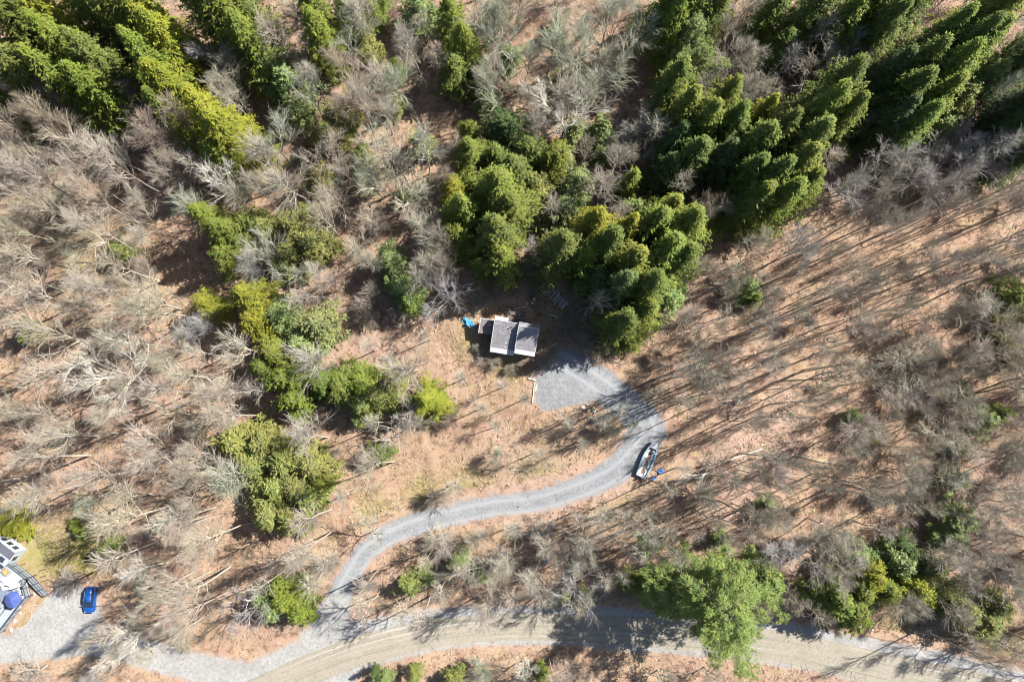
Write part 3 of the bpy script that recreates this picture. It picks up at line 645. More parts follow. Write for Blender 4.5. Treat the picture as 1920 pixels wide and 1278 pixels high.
for a, b, h, rp, cc in ((700,560,4,34,'b'),(690,590,3,30,'k'),(1095,640,3,26,'b'),(1120,655,3,26,'k'),(958,694,1.6,14,'b'),(985,684,1.4,14,'k'),(930,680,1.8,13,'n'),(1128,786,1.4,18,'n'),(1150,800,1.5,18,'n'),(1690,680,4,40,'b'),(1720,660,4,40,'b'),(1760,740,4,40,'b'),(1780,780,4,36,'k'),(1670,730,3,34,'b'),(1200,600,3,24,'b'),(1045,640,1.6,20,'b'),(1030,668,1.4,18,'k'),(1062,612,1.5,20,'b'),(1008,690,1.3,16,'b'),(905,560,2,20,'b'),(935,548,1.8,18,'b'),(1000,560,1.4,18,'k'),(1085,585,1.6,20,'b'),(910,670,1.2,16,'b'),(1015,500,2.4,24,'b'),(900,650,1.2,14,'b'),(980,505,3,24,'b'),(1700,700,4,40,'b'),(1740,720,4,36,'k'),(1800,680,4,40,'b')):
    q = P(a, b, 1); col = vary(TW[cc][0])
    plant('shrub', q.x, q.y, h, rp*K, col, col, f'{"low" if h < 3 else "twiggy"} {TW[cc][1]}', 'shrub', 'leafless_shrub', 'leafless shrubs under the trees')
print('conifers', len(conif_px), 'bare', len(bare_px), 'all', len(TREES))
#@@SITE
# ------------------------------------------------------------------ undergrowth, sticks and tufts nobody could count
def scatter_sprigs(name, n, seed, weight, col, hgt, rad, mat, lab, cat, stems=5):
    rng = random.Random(seed); segs = []; tries = 0; k = 0
    while k < n and tries < n*12:
        tries += 1
        px = rng.uniform(-40, 1960); py = rng.uniform(-30, 1300)
        ci = min(15, max(0, int(px//120))); ri = min(10, max(0, int(py//116.2)))
        if rng.random() > weight.get(GRID[ri][ci], 0.3): continue
        x, y = unproj(px, py, 0.3)
        if nogo(x, y): continue
        k += 1; z = gz(x, y); h = hgt*rng.uniform(0.5, 1.3)
        for j in range(stems):
            a = rng.random()*6.28; o = rng.uniform(0, .25)
            p = Vector((x+o*math.cos(a), y+o*math.sin(a), z-0.05)); d = Vector((rng.gauss(0, .45), rng.gauss(0, .45), 1)).normalized()
            q = p+d*h*rng.uniform(.5, .8); segs.append((*p, *q, rad, rad*.8))
            for m in range(2):
                d2 = (d+Vector((rng.gauss(0, .6), rng.gauss(0, .6), rng.gauss(0, .3)))).normalized(); q0 = p.lerp(q, rng.uniform(.4, 1)); segs.append((*q0, *(q0+d2*h*rng.uniform(.3, .7)), rad*.8, rad*.5))
    o = link(name, tubes(segs, 3, mat, name)); o.color = (*col, 1); tag(o, lab, cat, None, 'stuff'); return o
# coarse no-go raster
gx0, gy0, gst = -125.0, -75.0, 0.5
GX, GY = np.meshgrid(np.arange(gx0, 125, gst), np.arange(gy0, 100, gst), indexing='ij')
NG = np.minimum(np.minimum(sdf_drive(GX, GY), sdf_shoulder(GX, GY)), sdf_yard(GX, GY)) < 0.5
NG |= (np.hypot(GX-CABIN.x, GY-CABIN.y) < 4.6) | (sdf_poly(GX, GY, px2([(-120, 960), (60, 1000), (100, 1110), (20, 1200), (-120, 1240)])) < 0)
def nogo(x, y):
    i = int((x-gx0)/gst); j = int((y-gy0)/gst)
    return i < 0 or j < 0 or i >= NG.shape[0] or j >= NG.shape[1] or bool(NG[i, j])
WU = {'g': .9, 'k': .8, 'p': .6, 'w': .5, 'b': 1.0, 's': .7, 'v': .9, 'n': .9, 'c': .8, '.': .2}
scatter_sprigs('undergrowth', 9000, 5, WU, (0.33, 0.275, 0.225), 1.3, 0.018, M['bark'], 'thin brown leafless brush over the forest floor', 'undergrowth', 5)
scatter_sprigs('brambles', 3500, 9, {'b': 1, 's': .5, 'n': .6, 'g': .6, 'k': .5, 'v': .8, 'c': .6, 'p': .25, 'w': .2, '.': .05}, (0.17, 0.115, 0.10), 0.8, 0.014, M['bark'], 'dark reddish bramble thickets under the trees', 'brambles', 6)
rng = random.Random(77); segs = []
while len(segs) < 13000:
    x, y = unproj(rng.uniform(-40, 1960), rng.uniform(-30, 1300))
    if nogo(x, y): continue
    a = rng.random()*PI; L = rng.uniform(.5, 1.2)+rng.random()**4*3; z = gz(x, y); r = rng.uniform(.015, .035)
    q = Vector((x+L*math.cos(a), y+L*math.sin(a), 0)); q.z = gz(q.x, q.y)+.08+rng.random()*.12
    segs.append((x, y, z+.08, *q, r, r*.6))
o = link('fallen_sticks', tubes(segs, 3, M['bark'], 'fallen_sticks')); o.color = (0.36, 0.31, 0.26, 1); tag(o, 'grey fallen sticks littering the leafy ground', 'sticks', None, 'stuff')
m_, nt_ = new_mat('fallen_leaf'); ge_ = N(nt_, 'ShaderNodeNewGeometry'); cr = N(nt_, 'ShaderNodeValToRGB'); nt_.links.new(ge_.outputs['Random Per Island'], cr.inputs[0])
e_ = cr.color_ramp.elements; e_[0].color = (0.10, 0.055, 0.035, 1); e_[1].position = 1.0; e_[1].color = (0.46, 0.36, 0.26, 1)
for p_, c_ in ((0.3, (0.19, 0.105, 0.065, 1)), (0.55, (0.27, 0.165, 0.105, 1)), (0.8, (0.35, 0.235, 0.15, 1))): k_ = e_.new(p_); k_.color = c_
finish(nt_, cr.outputs[0], 0.8, spec=0.2)
rl = np.random.default_rng(4); nL = 100000
lx = rl.uniform(-112, 112, nL); ly = rl.uniform(-60, 92, nL)
ii = ((lx-gx0)/gst).astype(int); jj = ((ly-gy0)/gst).astype(int); kp = (~NG[ii, jj]) | (rl.random(nL) < .03); lx = lx[kp]; ly = ly[kp]; nL = len(lx)
la = rl.uniform(0, 6.28, nL); ls = rl.uniform(.07, .17, nL); lz = hbig(lx, ly)+.06+rl.uniform(0, .14, nL); tz = rl.normal(0, .05, (nL, 4))
Lv = np.stack([np.stack([lx+ls*k*np.cos(la+q), ly+ls*k*np.sin(la+q), lz+tz[:, i]], -1) for i, (q, k) in enumerate(((0, 1.3), (PI/2, .7), (PI, 1.3), (3*PI/2, .7)))], 1).reshape(-1, 3)
k0 = np.arange(nL)*4
tag(link('fallen_leaves', np_mesh('fallen_leaves', Lv, np.concatenate([np.stack([k0, k0+1, k0+2], -1), np.stack([k0, k0+2, k0+3], -1)]), m_)), 'curled tan and brown leaves loose on the forest floor', 'leaves', None, 'stuff')
def tufts(name, n, seed, L, col, lab, cat, hh=0.28):
    rng = np.random.default_rng(seed); V = []
    for (px, py, rp, m) in L:
        c_ = P(px, py)
        k = int(n*m); x = c_.x+rng.normal(0, rp*K*.55, k); y = c_.y+rng.normal(0, rp*K*.55, k)
        for i in range(k):
            if nogo(x[i], y[i]): continue
            z = gz(x[i], y[i])
            for j in range(4):
                a = rng.random()*6.28; d = rng.normal(0, .12, 2); h = hh*rng.uniform(.6, 1.2)
                V.append([(x[i]-.03*math.cos(a), y[i]-.03*math.sin(a), z-.03), (x[i]+.03*math.cos(a), y[i]+.03*math.sin(a), z-.03), (x[i]+d[0], y[i]+d[1], z+h)])
    V = np.array(V).reshape(-1, 3); o = link(name, np_mesh(name, V, np.arange(len(V)).reshape(-1, 3), M['needles'])); o.color = (*col, 1)
    tag(o, lab, cat, None, 'stuff')
tufts('green_grass', 500, 1, [(30,1000,50,2),(75,1035,40,1.5),(150,1010,40,1),(165,1045,35,1.4),(120,1060,30,.6)], (0.21, 0.22, 0.05), 'yellow green grass by the deck and yard', 'grass')
tufts('dry_grass', 420, 2, [(880,935,60,1.2),(800,925,45,.9),(880,640,40,.9),(1010,900,60,.7),(1060,610,50,1.2),(1000,510,50,1),(1800,1200,60,1),(1700,1180,45,1),(1880,1225,50,1),(1500,1165,50,1),(960,690,40,1),(1160,780,25,.7),(700,955,40,.6)],
      (0.27, 0.22, 0.08), 'straw coloured dry grass along the verges and clearing', 'grass')

# ------------------------------------------------------------------ materials for made things
M['roll'] = plain('grey_roll_roofing', (0.165, 0.16, 0.172), 0.9, 0.3, 1.1)
M['roll2'] = plain('brown_grey_roofing', (0.15, 0.13, 0.125), 0.9, 0.16, 2.0)
M['white'] = plain('white_metal', (0.40, 0.405, 0.435), 0.5, 0.08, 2.0, 0.05)
M['trim'] = plain('weathered_white_trim', (0.36, 0.36, 0.37), 0.6, 0.12, 3.0, 0.05)
M['wall'] = plain('dark_stained_boards', (0.10, 0.075, 0.06), 0.85, 0.2, 3.0)
M['glass'] = plain('window_glass', (0.03, 0.04, 0.05), 0.08, 0.05, 1.0, 0.0, spec=0.8)
M['chip'] = plain('pale_scuffs', (0.42, 0.41, 0.38), 0.8, 0.1)
M['log'] = plain('grey_weathered_wood', (0.42, 0.39, 0.37), 0.9, 0.25, 3.0)
M['logend'] = plain('darkened_wood', (0.15, 0.125, 0.115), 0.9, 0.2, 3.0)
M['lumber'] = plain('bleached_timber', (0.50, 0.46, 0.39), 0.85, 0.12, 3.0)
M['tarp'] = plain('blue_tarpaulin', (0.05, 0.22, 0.42), 0.45, 0.3, 2.0, 0.3)
M['tarp2'] = plain('blue_plastic', (0.07, 0.16, 0.42), 0.45, 0.25, 3.0, 0.2)
M['rock'] = plain('pale_rock', (0.34, 0.30, 0.24), 0.9, 0.25, 1.5, 0.5)
M['dark'] = plain('black_rubber', (0.02, 0.02, 0.022), 0.7, 0.1)
M['deck'] = plain('pale_grey_decking', (0.26, 0.285, 0.305), 0.75, 0.06, 1.2)
M['rail'] = plain('charcoal_railing', (0.05, 0.055, 0.065), 0.5, 0.1)
M['balus'] = plain('grey_balusters', (0.22, 0.24, 0.26), 0.5, 0.1)
M['siding'] = plain('pale_blue_grey_siding', (0.32, 0.345, 0.38), 0.7, 0.06, 2.0)
M['charcoal'] = plain('charcoal_roof', (0.07, 0.075, 0.095), 0.85, 0.15, 2.0)
M['blueroof'] = plain('slate_blue_roof', (0.12, 0.14, 0.19), 0.85, 0.15, 2.0)
M['umb'] = plain('blue_canvas', (0.10, 0.15, 0.42), 0.8, 0.08, 2.0)
M['umb2'] = plain('faded_blue_canvas', (0.13, 0.18, 0.45), 0.8, 0.08, 2.0)
M['mulch'] = plain('brown_mulch', (0.22, 0.16, 0.09), 0.95, 0.35, 2.0, 0.6)
M['car'] = plain('metallic_blue_paint', (0.012, 0.085, 0.33), 0.25, 0.06, 1.0, 0.0, metal=0.35, spec=0.6)
M['carglass'] = plain('tinted_car_glass', (0.012, 0.02, 0.04), 0.06, 0.05, 1.0, 0.0, spec=0.9)
M['chrome'] = plain('polished_aluminium', (0.55, 0.57, 0.60), 0.25, 0.05, 1.0, 0.0, metal=0.8)
M['hull'] = plain('grey_blue_hull_paint', (0.30, 0.37, 0.42), 0.35, 0.25, 2.0, 0.05, metal=0.2)
M['gel'] = plain('white_gelcoat', (0.40, 0.44, 0.48), 0.35, 0.06, 2.0, 0.02)
M['carpet'] = plain('brown_deck_floor', (0.20, 0.11, 0.07), 0.9, 0.2, 3.0)
M['yellow'] = plain('yellow_flower', (0.55, 0.38, 0.04), 0.8, 0.2)
M['wire'] = plain('black_cable', (0.03, 0.03, 0.035), 0.6, 0.1)
M['lamp'] = plain('clear_lens', (0.55, 0.56, 0.58), 0.15, 0.05)
M['red'] = plain('red_lens', (0.35, 0.02, 0.02), 0.2, 0.05)

# ------------------------------------------------------------------ the cabin
c0 = P(968, 640); RZ = R_(-9.5)
cabin = empty('cabin', (c0.x, c0.y, c0.z), RZ, 'small cabin with two stepped grey lean-to roofs edged in white', 'cabin')
def lean_roof(parent, x0, x1, y0, y1, z0, z1, mat, strips, apron, name='roof'):
    """shed roof rising from y0 (front) to y1; overlapping roofing strips, white edge trim, white metal apron"""
    sl_ = (z1-z0)/(y1-y0); zz = lambda y, d=0: z0+(y-y0)*sl_+d
    b = MB(); b.prism([(x0, y0), (x1, y0), (x1, y1), (x0, y1)], [zz(y0, -.14), zz(y0, -.14), zz(y1, -.14), zz(y1, -.14)], [zz(y0), zz(y0), zz(y1), zz(y1)])
    rf = b.build(name, mat, parent)
    ys = y0+apron; n = strips
    for k in range(n):
        a_ = ys+(y1-.12-ys)*k/n; e_ = ys+(y1-.12-ys)*(k+1)/n+0.04
        b = MB(); dz = 0.02+0.0; b.prism([(x0+.13, a_), (x1-.13, a_), (x1-.13, e_), (x0+.13, e_)], [zz(a_, .003)]*2+[zz(e_, .003)]*2, [zz(a_, .05)]*2+[zz(e_, .022)]*2)
        b.build('roofing_strip', mat, rf)
    if apron:
        nb = max(3, int((x1-x0)/.7))
        for k in range(nb):
            xa = x0+(x1-x0)*k/nb+.006; xb = x0+(x1-x0)*(k+1)/nb-.006
            b = MB(); b.prism([(xa, y0-.08), (xb, y0-.08), (xb, ys-.01), (xa, ys-.01)], [zz(y0-.08, .003)]*2+[zz(ys, .003)]*2, [zz(y0-.08, .03)]*2+[zz(ys, .03)]*2); b.build('metal_sheet', M['white'], rf)
    b = MB()
    for xa, xb in ((x0-.03, x0+.10), (x1-.10, x1+.03)):
        b.prism([(xa, ys), (xb, ys), (xb, y1+.03), (xa, y1+.03)], [zz(ys, -.18)]*2+[zz(y1, -.18)]*2, [zz(ys, .065)]*2+[zz(y1, .065)]*2)
    b.prism([(x0-.03, y1-.02), (x1+.03, y1-.02), (x1+.03, y1+.10), (x0-.03, y1+.10)], zz(y1, -.2), zz(y1, .075))
    b.build('edge_trim', M['trim'], rf); return rf, zz
def block(parent, x0, x1, y0, y1, zf, zb, name='wall'):
    b = MB(); b.prism([(x0, y0), (x1, y0), (x1, y1), (x0, y1)], -.3, [zf, zf, zb, zb]); return b.build(name, M['wall'], parent)
block(cabin, -4.0, -.0, -2.45, 2.6, 2.55, 4.55); r1, z1f = lean_roof(cabin, -4.25, -.02, -2.75, 2.55, 2.75, 4.75, M['roll'], 6, .75)
block(cabin, 0.15, 3.3, -2.1, 2.0, 3.75, 5.4); r2, z2f = lean_roof(cabin, 0.02, 3.6, -2.45, 2.1, 3.95, 5.55, M['roll'], 5, .72)
# short rear slopes
b = MB(); b.prism([(-4.25, 2.66), (-1.9, 2.66), (-1.9, 3.35), (-4.25, 3.35)], [4.55, 4.55, 4.1, 4.1], [4.7, 4.7, 4.25, 4.25]); b.build('rear_flashing', M['white'], r1)
b = MB(); b.prism([(.02, 2.22), (3.6, 2.22), (3.6, 2.9), (.02, 2.9)], [5.38, 5.38, 4.9, 4.9], [5.52, 5.52, 5.05, 5.05]); b.build('rear_slope', M['roll'], r2)
block(cabin, -6.6, -4.15, 0.35, 2.5, 2.2, 2.7, 'shed_wall'); r3, z3f = lean_roof(cabin, -6.8, -4.27, .15, 2.65, 2.35, 2.85, M['roll2'], 3, 0, 'shed_roof')
b = MB(); b.box(-5.35, -4.65, 1.75, 2.3, 2.78, 2.95, .02); hv = b.build('roof_hatch', M['lumber'], cabin)
for xx in (-5.17, -4.83):
    b = MB(); b.box(xx-.13, xx+.13, 1.87, 2.18, 2.96, 3.0); b.build('vent', M['wall'], hv)
b = MB(); b.tube((-1.0, 1.9, z1f(1.9)-.1), (-1.0, 1.9, z1f(1.9)+.7), .08); b.tube((-1.0, 1.9, z1f(1.9)+.7), (-1.0, 1.9, z1f(1.9)+.82), .14, .05); b.build('stove_pipe', M['chrome'], cabin)
for xx in (-3.0, -1.2, 1.7):
    yy = -2.50 if xx < 0 else -2.15
    b = MB(); b.box(xx-.5, xx+.5, yy, yy+.08, 1.1, 2.0); f_ = b.build('window', M['trim'], cabin)
    b = MB(); b.box(xx-.42, xx+.42, yy-.02, yy+.01, 1.18, 1.92); b.build('pane', M['glass'], f_)
b = MB(); b.box(.35, 1.1, -2.16, -2.05, 0, 2.0); d_ = b.build('door', M['trim'], cabin); b = MB(); b.tube((1.0, -2.24, 1.0), (1.0, -2.14, 1.0), .04); b.build('handle', M['chrome'], d_)
rr_ = random.Random(5)
for (xx, yy, L_, W_, an) in ((-2.3,1.6,.16,.1,.3),(-1.9,1.65,.28,.12,1.2),(-3.0,.9,.22,.12,1.3),(-1.2,.8,.16,.12,.5),(-1.1,1.0,.14,.1,.2),(-1.7,-.95,.38,.16,.05),(-1.7,-1.6,.62,.12,-.2),(-2.9,-.4,.16,.1,.5),(-3.7,2.0,.75,.08,.5)):
    Mx = Matrix.Translation((xx, yy, z1f(yy)+.055)) @ Matrix.Rotation(math.atan(.377), 4, 'X') @ Matrix.Rotation(an, 4, 'Z')
    b = MB(); b.box(-L_/2, L_/2, -W_/2, W_/2, 0, .02, M=Mx); b.build('patch', M['chip'], r1)
for (xx, yy, L_) in ((1.0,.9,.14),(1.9,-.4,.16),(2.6,1.3,.12),(.8,.2,.12)):
    Mx = Matrix.Translation((xx, yy, z2f(yy)+.055)) @ Matrix.Rotation(math.atan(.35), 4, 'X')
    b = MB(); b.box(-L_/2, L_/2, -.05, .05, 0, .02, M=Mx); b.build('patch', M['chip'], r2)

def log_mesh(L, r, seed):
    rng = random.Random(seed); b = MB(); n = 8
    off = [rng.uniform(.85, 1.12) for _ in range(n)]
    rings = [[(x, r*k*off[i]*math.cos(i*2*PI/n), r*k*off[i]*math.sin(i*2*PI/n)) for i in range(n)] for x, k in ((-L/2, .92), (-L/2+.03, 1), (0, 1.03), (L/2-.03, .97), (L/2, .9))]
    b.loft(rings); bmesh.ops.recalc_face_normals(b.bm, faces=b.bm.faces); me = bpy.data.meshes.new('log'); b.bm.to_mesh(me); b.bm.free(); me.materials.append(M['log'] if seed < 6 else M['logend']); return me
LM = [log_mesh(1.75, .085, s) for s in range(4)]+[log_mesh(2.4, .075, s) for s in range(4, 6)]+[log_mesh(2.1, .10, s) for s in range(6, 9)]
ORDN = ['first', 'second', 'third', 'fourth', 'fifth', 'sixth', 'seventh', 'eighth', 'ninth', 'tenth', 'eleventh', 'twelfth', 'thirteenth', 'fourteenth', 'fifteenth', 'sixteenth', 'seventeenth', 'eighteenth', 'nineteenth', 'twentieth', 'twenty-first', 'twenty-second', 'twenty-third', 'twenty-fourth', 'twenty-fifth']
# diagonal row of short logs upper right of the cabin
A_ = P(1016, 536); B_ = P(1062, 574); n_ = 25; dv = (B_-A_); an0 = math.atan2(dv.y, dv.x)+PI/2
for i in range(n_):
    t = i/(n_-1); p = A_.lerp(B_, t)
    long_ = i in (5, 20); me = LM[4+i % 2] if long_ else LM[i % 4]
    o = link('log', me); o.location = (p.x+rr_.gauss(0, .12), p.y+rr_.gauss(0, .12), gz(p.x, p.y)+.27+rr_.uniform(0, .04)); o.rotation_euler = (rr_.random()*6, rr_.gauss(0, .03), an0+rr_.gauss(0, .05))
    lab = f'{ORDN[i]} log from the upper left end of the diagonal row above cabin'
    if i == 0: lab = 'upper left end log of the diagonal log row above the cabin'
    elif i == n_-1: lab = 'lower right end log of the diagonal log row above the cabin'
    elif i == 5: lab = 'long log jutting out near the upper end of the diagonal log row'
    elif i == 20: lab = 'long log jutting out near the lower end of the diagonal log row'
    tag(o, lab, 'log', 'logs in the diagonal row')
def pole(name, pts, r, lab, cat, mat=None, sag=0.1):
    segs = []
    for (a, b_) in zip(pts, pts[1:]): segs.append((*a, *b_, r, r*.9))
    o = link(name, tubes(segs, 6, mat or M['log'], name)); tag(o, lab, cat); return o
def Pz(px, py, z): return P(px, py, z)
pole('fallen_pole', [Pz(1009, 514, .12), Pz(1027, 532, .14), Pz(1063, 570, .14), Pz(1091, 601, .12), Pz(1115, 623, .1)], .06, 'long thin pole under the diagonal row of logs', 'pole')
b = MB(); q = P(1038, 592); Mx = Matrix.Translation((q.x, q.y, gz(q.x, q.y)+.2)) @ Matrix.Rotation(R_(-18), 4, 'Z'); b.box(-.85, .85, -.09, .09, 0, .07, .01, Mx)
tag(b.build('white_board', M['white']), 'single white board lying in the shade right of the cabin', 'board')
# two piles of long wood behind the cabin
for (cx, cy, rows, lab, nm) in ((967, 584, 6, 'log in the upper heap of long wood behind the cabin', 'wood heap farther behind the cabin'), (967, 602, 5, 'log in the lower heap of long wood against the cabin', 'wood heap against the cabin')):
    q = P(cx, cy)
    for k in range(rows*2):
        lay = k//rows; j = k % rows
        o = link('log', LM[6+k % 3]); o.scale = (1.55+rr_.uniform(-.1, .2), 1, 1)
        y = (j-rows/2+.5*lay)*.24
        a0 = R_(-6); o.location = (q.x+rr_.gauss(0, .15)-y*math.sin(a0), q.y+y*math.cos(a0), gz(q.x, q.y)+.12+lay*.18); o.rotation_euler = (rr_.random()*6, 0, a0+rr_.gauss(0, .05))
        tag(o, f'{ORDN[rows-1-j]} log from the top in the {"upper" if lay else "bottom"} layer, {nm}', 'log', nm)
# white timbers edging the pad
for (pa, pb, wd, lab) in (((1002, 718), (998, 757), .16, 'long bleached timber edging the left side of the gravel pad'), ((990, 709), (1004, 712), .2, 'short bleached timber above the long timber beside the pad'), ((1003, 722), (1000, 733), .26, 'stubby pale timber against the long timber beside the pad')):
    a_ = P(*pa); b2 = P(*pb); d = b2-a_; b = MB(); L = d.length; m_ = (a_+b2)/2
    if wd == .26: m_.x += .3
    Mx = Matrix.Translation((m_.x, m_.y, gz(m_.x, m_.y)+.03)) @ Matrix.Rotation(math.atan2(d.y, d.x), 4, 'Z'); b.box(-L/2, L/2, -wd/2, wd/2, 0, .2, .015, Mx); tag(b.build('timber', M['lumber']), lab, 'timber', 'timbers by the gravel pad')
# tarp bundle and ladder left of the cabin
def crumple(name, px, py, r, h, mat, seed, lab, cat, sq=1.0, rz=0.0, sub=3, rough=.35):
    q = P(px, py); bm = bmesh.new(); bmesh.ops.create_icosphere(bm, subdivisions=sub, radius=1); rng = random.Random(seed); ph = [rng.uniform(0, 6) for _ in range(8)]
    for v in bm.verts:
        c = v.co; k = 1+rough*(math.sin(4.1*c.x+ph[0])*math.sin(3.7*c.y+ph[1])+.5*math.sin(9*c.x+7*c.z+ph[2])*math.sin(8*c.y+ph[3]))+rng.uniform(-.5, .5)*rough*.35
        v.co = Vector((c.x*r*k, c.y*r*k*sq, max(-.05, c.z*h*k)))
    me = bpy.data.meshes.new(name); bm.to_mesh(me); bm.free(); me.materials.append(mat); o = link(name, me); o.location = (q.x, q.y, gz(q.x, q.y)); o.rotation_euler = (0, 0, rz); tag(o, lab, cat); return o
crumple('blue_tarp', 878, 606, 1.05, .55, M['tarp'], 3, 'crumpled blue tarpaulin on the ground left of the cabin shed', 'tarp', .62, R_(-35), 4, .55)
crumple('rag', 870, 600, .45, .25, M['tarp'], 8, 'small blue scrap of tarpaulin at the left end of the crumpled tarp', 'tarp', .8, 0, 3, .5)
a_ = P(886, 604, .35); b2 = P(905, 599, .9); lad = empty('ladder', (0, 0, 0), 0, 'pale wooden ladder between the blue tarpaulin and the shed', 'ladder')
d = (b2-a_).normalized(); s_ = Vector((-d.y, d.x, 0)).normalized()*.2
for sg in (-1, 1):
    b = MB(); b.tube(a_+s_*sg, b2+s_*sg, .035, n=6); b.build('rail', M['lumber'], lad)
for k in range(6):
    p = a_.lerp(b2, (k+.5)/6); b = MB(); b.tube(p-s_, p+s_, .025, n=6); b.build('rung', M['lumber'], lad)
# rocks in the loop of the driveway
for i, (px, py, r, h, lab) in enumerate(((1092, 764, .55, .35, 'flat pale rock left in the rock cluster below the pad'), (1103, 770, .42, .4, 'middle pale rock of the cluster below the pad'), (1113, 768, .6, .45, 'largest pale rock at the right of the cluster below the pad'), (1101, 759, .3, .25, 'smallest pale rock at the top of the cluster below the pad'), (865, 633, .25, .2, 'small rock beside the curved trunk left of the cabin'))):
    crumple('rock', px, py, r, h, M['rock'], 20+i, lab, 'rock', .7, i*.8, 2, .18)['group'] = 'rocks'

# ------------------------------------------------------------------ boat on the verge
bs = P(1202, 891, .5); bb = P(1230, 826, .8); q = (bs+bb)/2; L = 6.6; ang = math.atan2(bb.y-bs.y, bb.x-bs.x)
boat = empty('boat', (q.x, q.y, gz(q.x, q.y)), ang, 'long white and grey blue open boat with pointed bow beside the driveway', 'boat')
boat.scale = (1.06, 1.0, 1.0)
st = [(-3.3, .88, .80, .30), (-2.2, 1.0, .84, .27), (-.8, 1.08, .88, .25), (.6, 1.02, .94, .27), (1.7, .8, 1.0, .33), (2.5, .5, 1.07, .45), (3.0, .24, 1.13, .65), (3.3, .03, 1.18, .95)]
outer = [[(x, -w_, zt), (x, -w_*.93, zb+.22*(zt-zb)+.1), (x, -w_*.45, zb+.04), (x, 0, zb-.03), (x, w_*.45, zb+.04), (x, w_*.93, zb+.22*(zt-zb)+.1), (x, w_, zt)] for x, w_, zt, zb in st]
b = MB(); b.loft(outer, close=False, caps=False); 
inner = [[(x, -w_*.86, zt-.005), (x, -w_*.82, zb+.24), (x, 0, zb+.16), (x, w_*.82, zb+.24), (x, w_*.86, zt-.005)] for x, w_, zt, zb in st]
hull = b.build('hull', M['hull'], boat, True)
b = MB(); b.loft(inner[:-2], close=False, caps=False); b.build('inner_liner', M['gel'], boat, True)
for sg in (-1, 1):
    b = MB(); b.loft([[(x, sg*w_*1.03+sg*.02, zt-.03), (x, sg*w_*1.03+sg*.02, zt+.035), (x, sg*(w_*.78), zt+.045), (x, sg*(w_*.78), zt-.02)] for x, w_, zt, zb in st]); b.build('gunwale', M['hull'], boat)
b = MB(); b.prism([(1.75, -.74), (2.5, -.47), (3.0, -.22), (3.27, 0), (3.0, .22), (2.5, .47), (1.75, .74)], [.99, 1.05, 1.11, 1.14, 1.11, 1.05, .99], [1.03, 1.10, 1.16, 1.20, 1.16, 1.10, 1.03]); b.build('bow_deck', M['white'], boat)
b = MB(); b.box(-3.28, -3.2, -.86, .86, .3, .86); b.build('transom', M['gel'], boat)
b = MB(); b.box(-2.7, 1.7, -.22, .22, .42, .50, .01); b.build('floor_strip', M['carpet'], boat)
for k, xx in enumerate((-2.5, -1.1, .35)):
    for sg in (-1, 1):
        b = MB(); b.box(xx-.52, xx+.52, sg*.58-.25, sg*.58+.25, .42, .66, .03); b.build('bench', M['gel'] if k != 1 else M['hull'], boat)
b = MB(); b.box(.9, 1.4, -.6, -.1, .42, 1.05, .05); cn = b.build('console', M['gel'], boat)
b = MB(); b.box(1.12, 1.18, -.55, -.15, 1.05, 1.28); b.build('windscreen', M['glass'], cn)
b = MB(); b.box(-3.62, -3.3, -.16, .16, .55, 1.15, .06); mo = b.build('outboard_motor', M['dark'], boat)
b = MB(); b.box(-3.52, -3.4, -.06, .06, .0, .58); b.build('drive_leg', M['dark'], mo)
for sg in (-1, 1):
    b = MB(); b.box(-2.6, 2.2, sg*.45-.05, sg*.45+.05, .02, .24); b.build('skid', M['log'], boat)
crumple('blue_barrel_cover', 1239, 883, .6, .45, M['tarp2'], 31, 'blue plastic cover on the leaves just right of the boat stern', 'cover', .75, .3, 3, .3)
crumple('blue_bag', 1226, 896, .55, .35, M['tarp2'], 35, 'flattened blue plastic bag below the boat stern', 'bag', .5, .4, 3, .4)

# fallen white tree right of the boat
tm, cm = bare_tree_meshes(99, 17, 3.6, .35, 10, 5, 4, 1, 2, .17, 24, 0, .05, 1.25)
q = P(1425, 842); q2 = P(1262, 890)
ft = empty('fallen_tree', (q.x, q.y, gz(q.x, q.y)+.3), 0, 'bleached white tree lying on the ground right of the boat', 'tree')
dirv = Vector((q2.x-q.x, q2.y-q.y, 0)).normalized(); az_ = math.atan2(dirv.y, dirv.x)
ft.rotation_euler = Matrix.Rotation(az_, 3, 'Z').to_4x4().to_euler(); ft.rotation_euler = (Matrix.Rotation(az_, 4, 'Z') @ Matrix.Rotation(R_(86), 4, 'Y')).to_euler(); ft.scale = (.8, .8, 1.0)
o = link('trunk', tm, ft); o.color = (.60, .58, .55, 1); o = link('crown', cm, ft); o.color = (.56, .54, .50, 1)
FL = [((1490,852),(1590,872)),((620,962),(672,955)),((1440,740),(1530,800)),((1600,836),(1680,900)),((905,879),(1040,873)),((1700,850),(1800,880)),((430,990),(540,960)),((60,690),(150,705)),((1160,870),(1230,930)),((760,330),(800,420)),
      ((1280,1015),(1400,1040)),((1130,1020),(1210,985)),((90,1180),(175,1130)),((640,930),(720,905)),((1470,890),(1640,905)),((1560,700),(1700,640)),((1390,640),(1500,600)),((350,985),(420,965)),((1730,1000),(1660,1030)),((300,620),(420,600))]
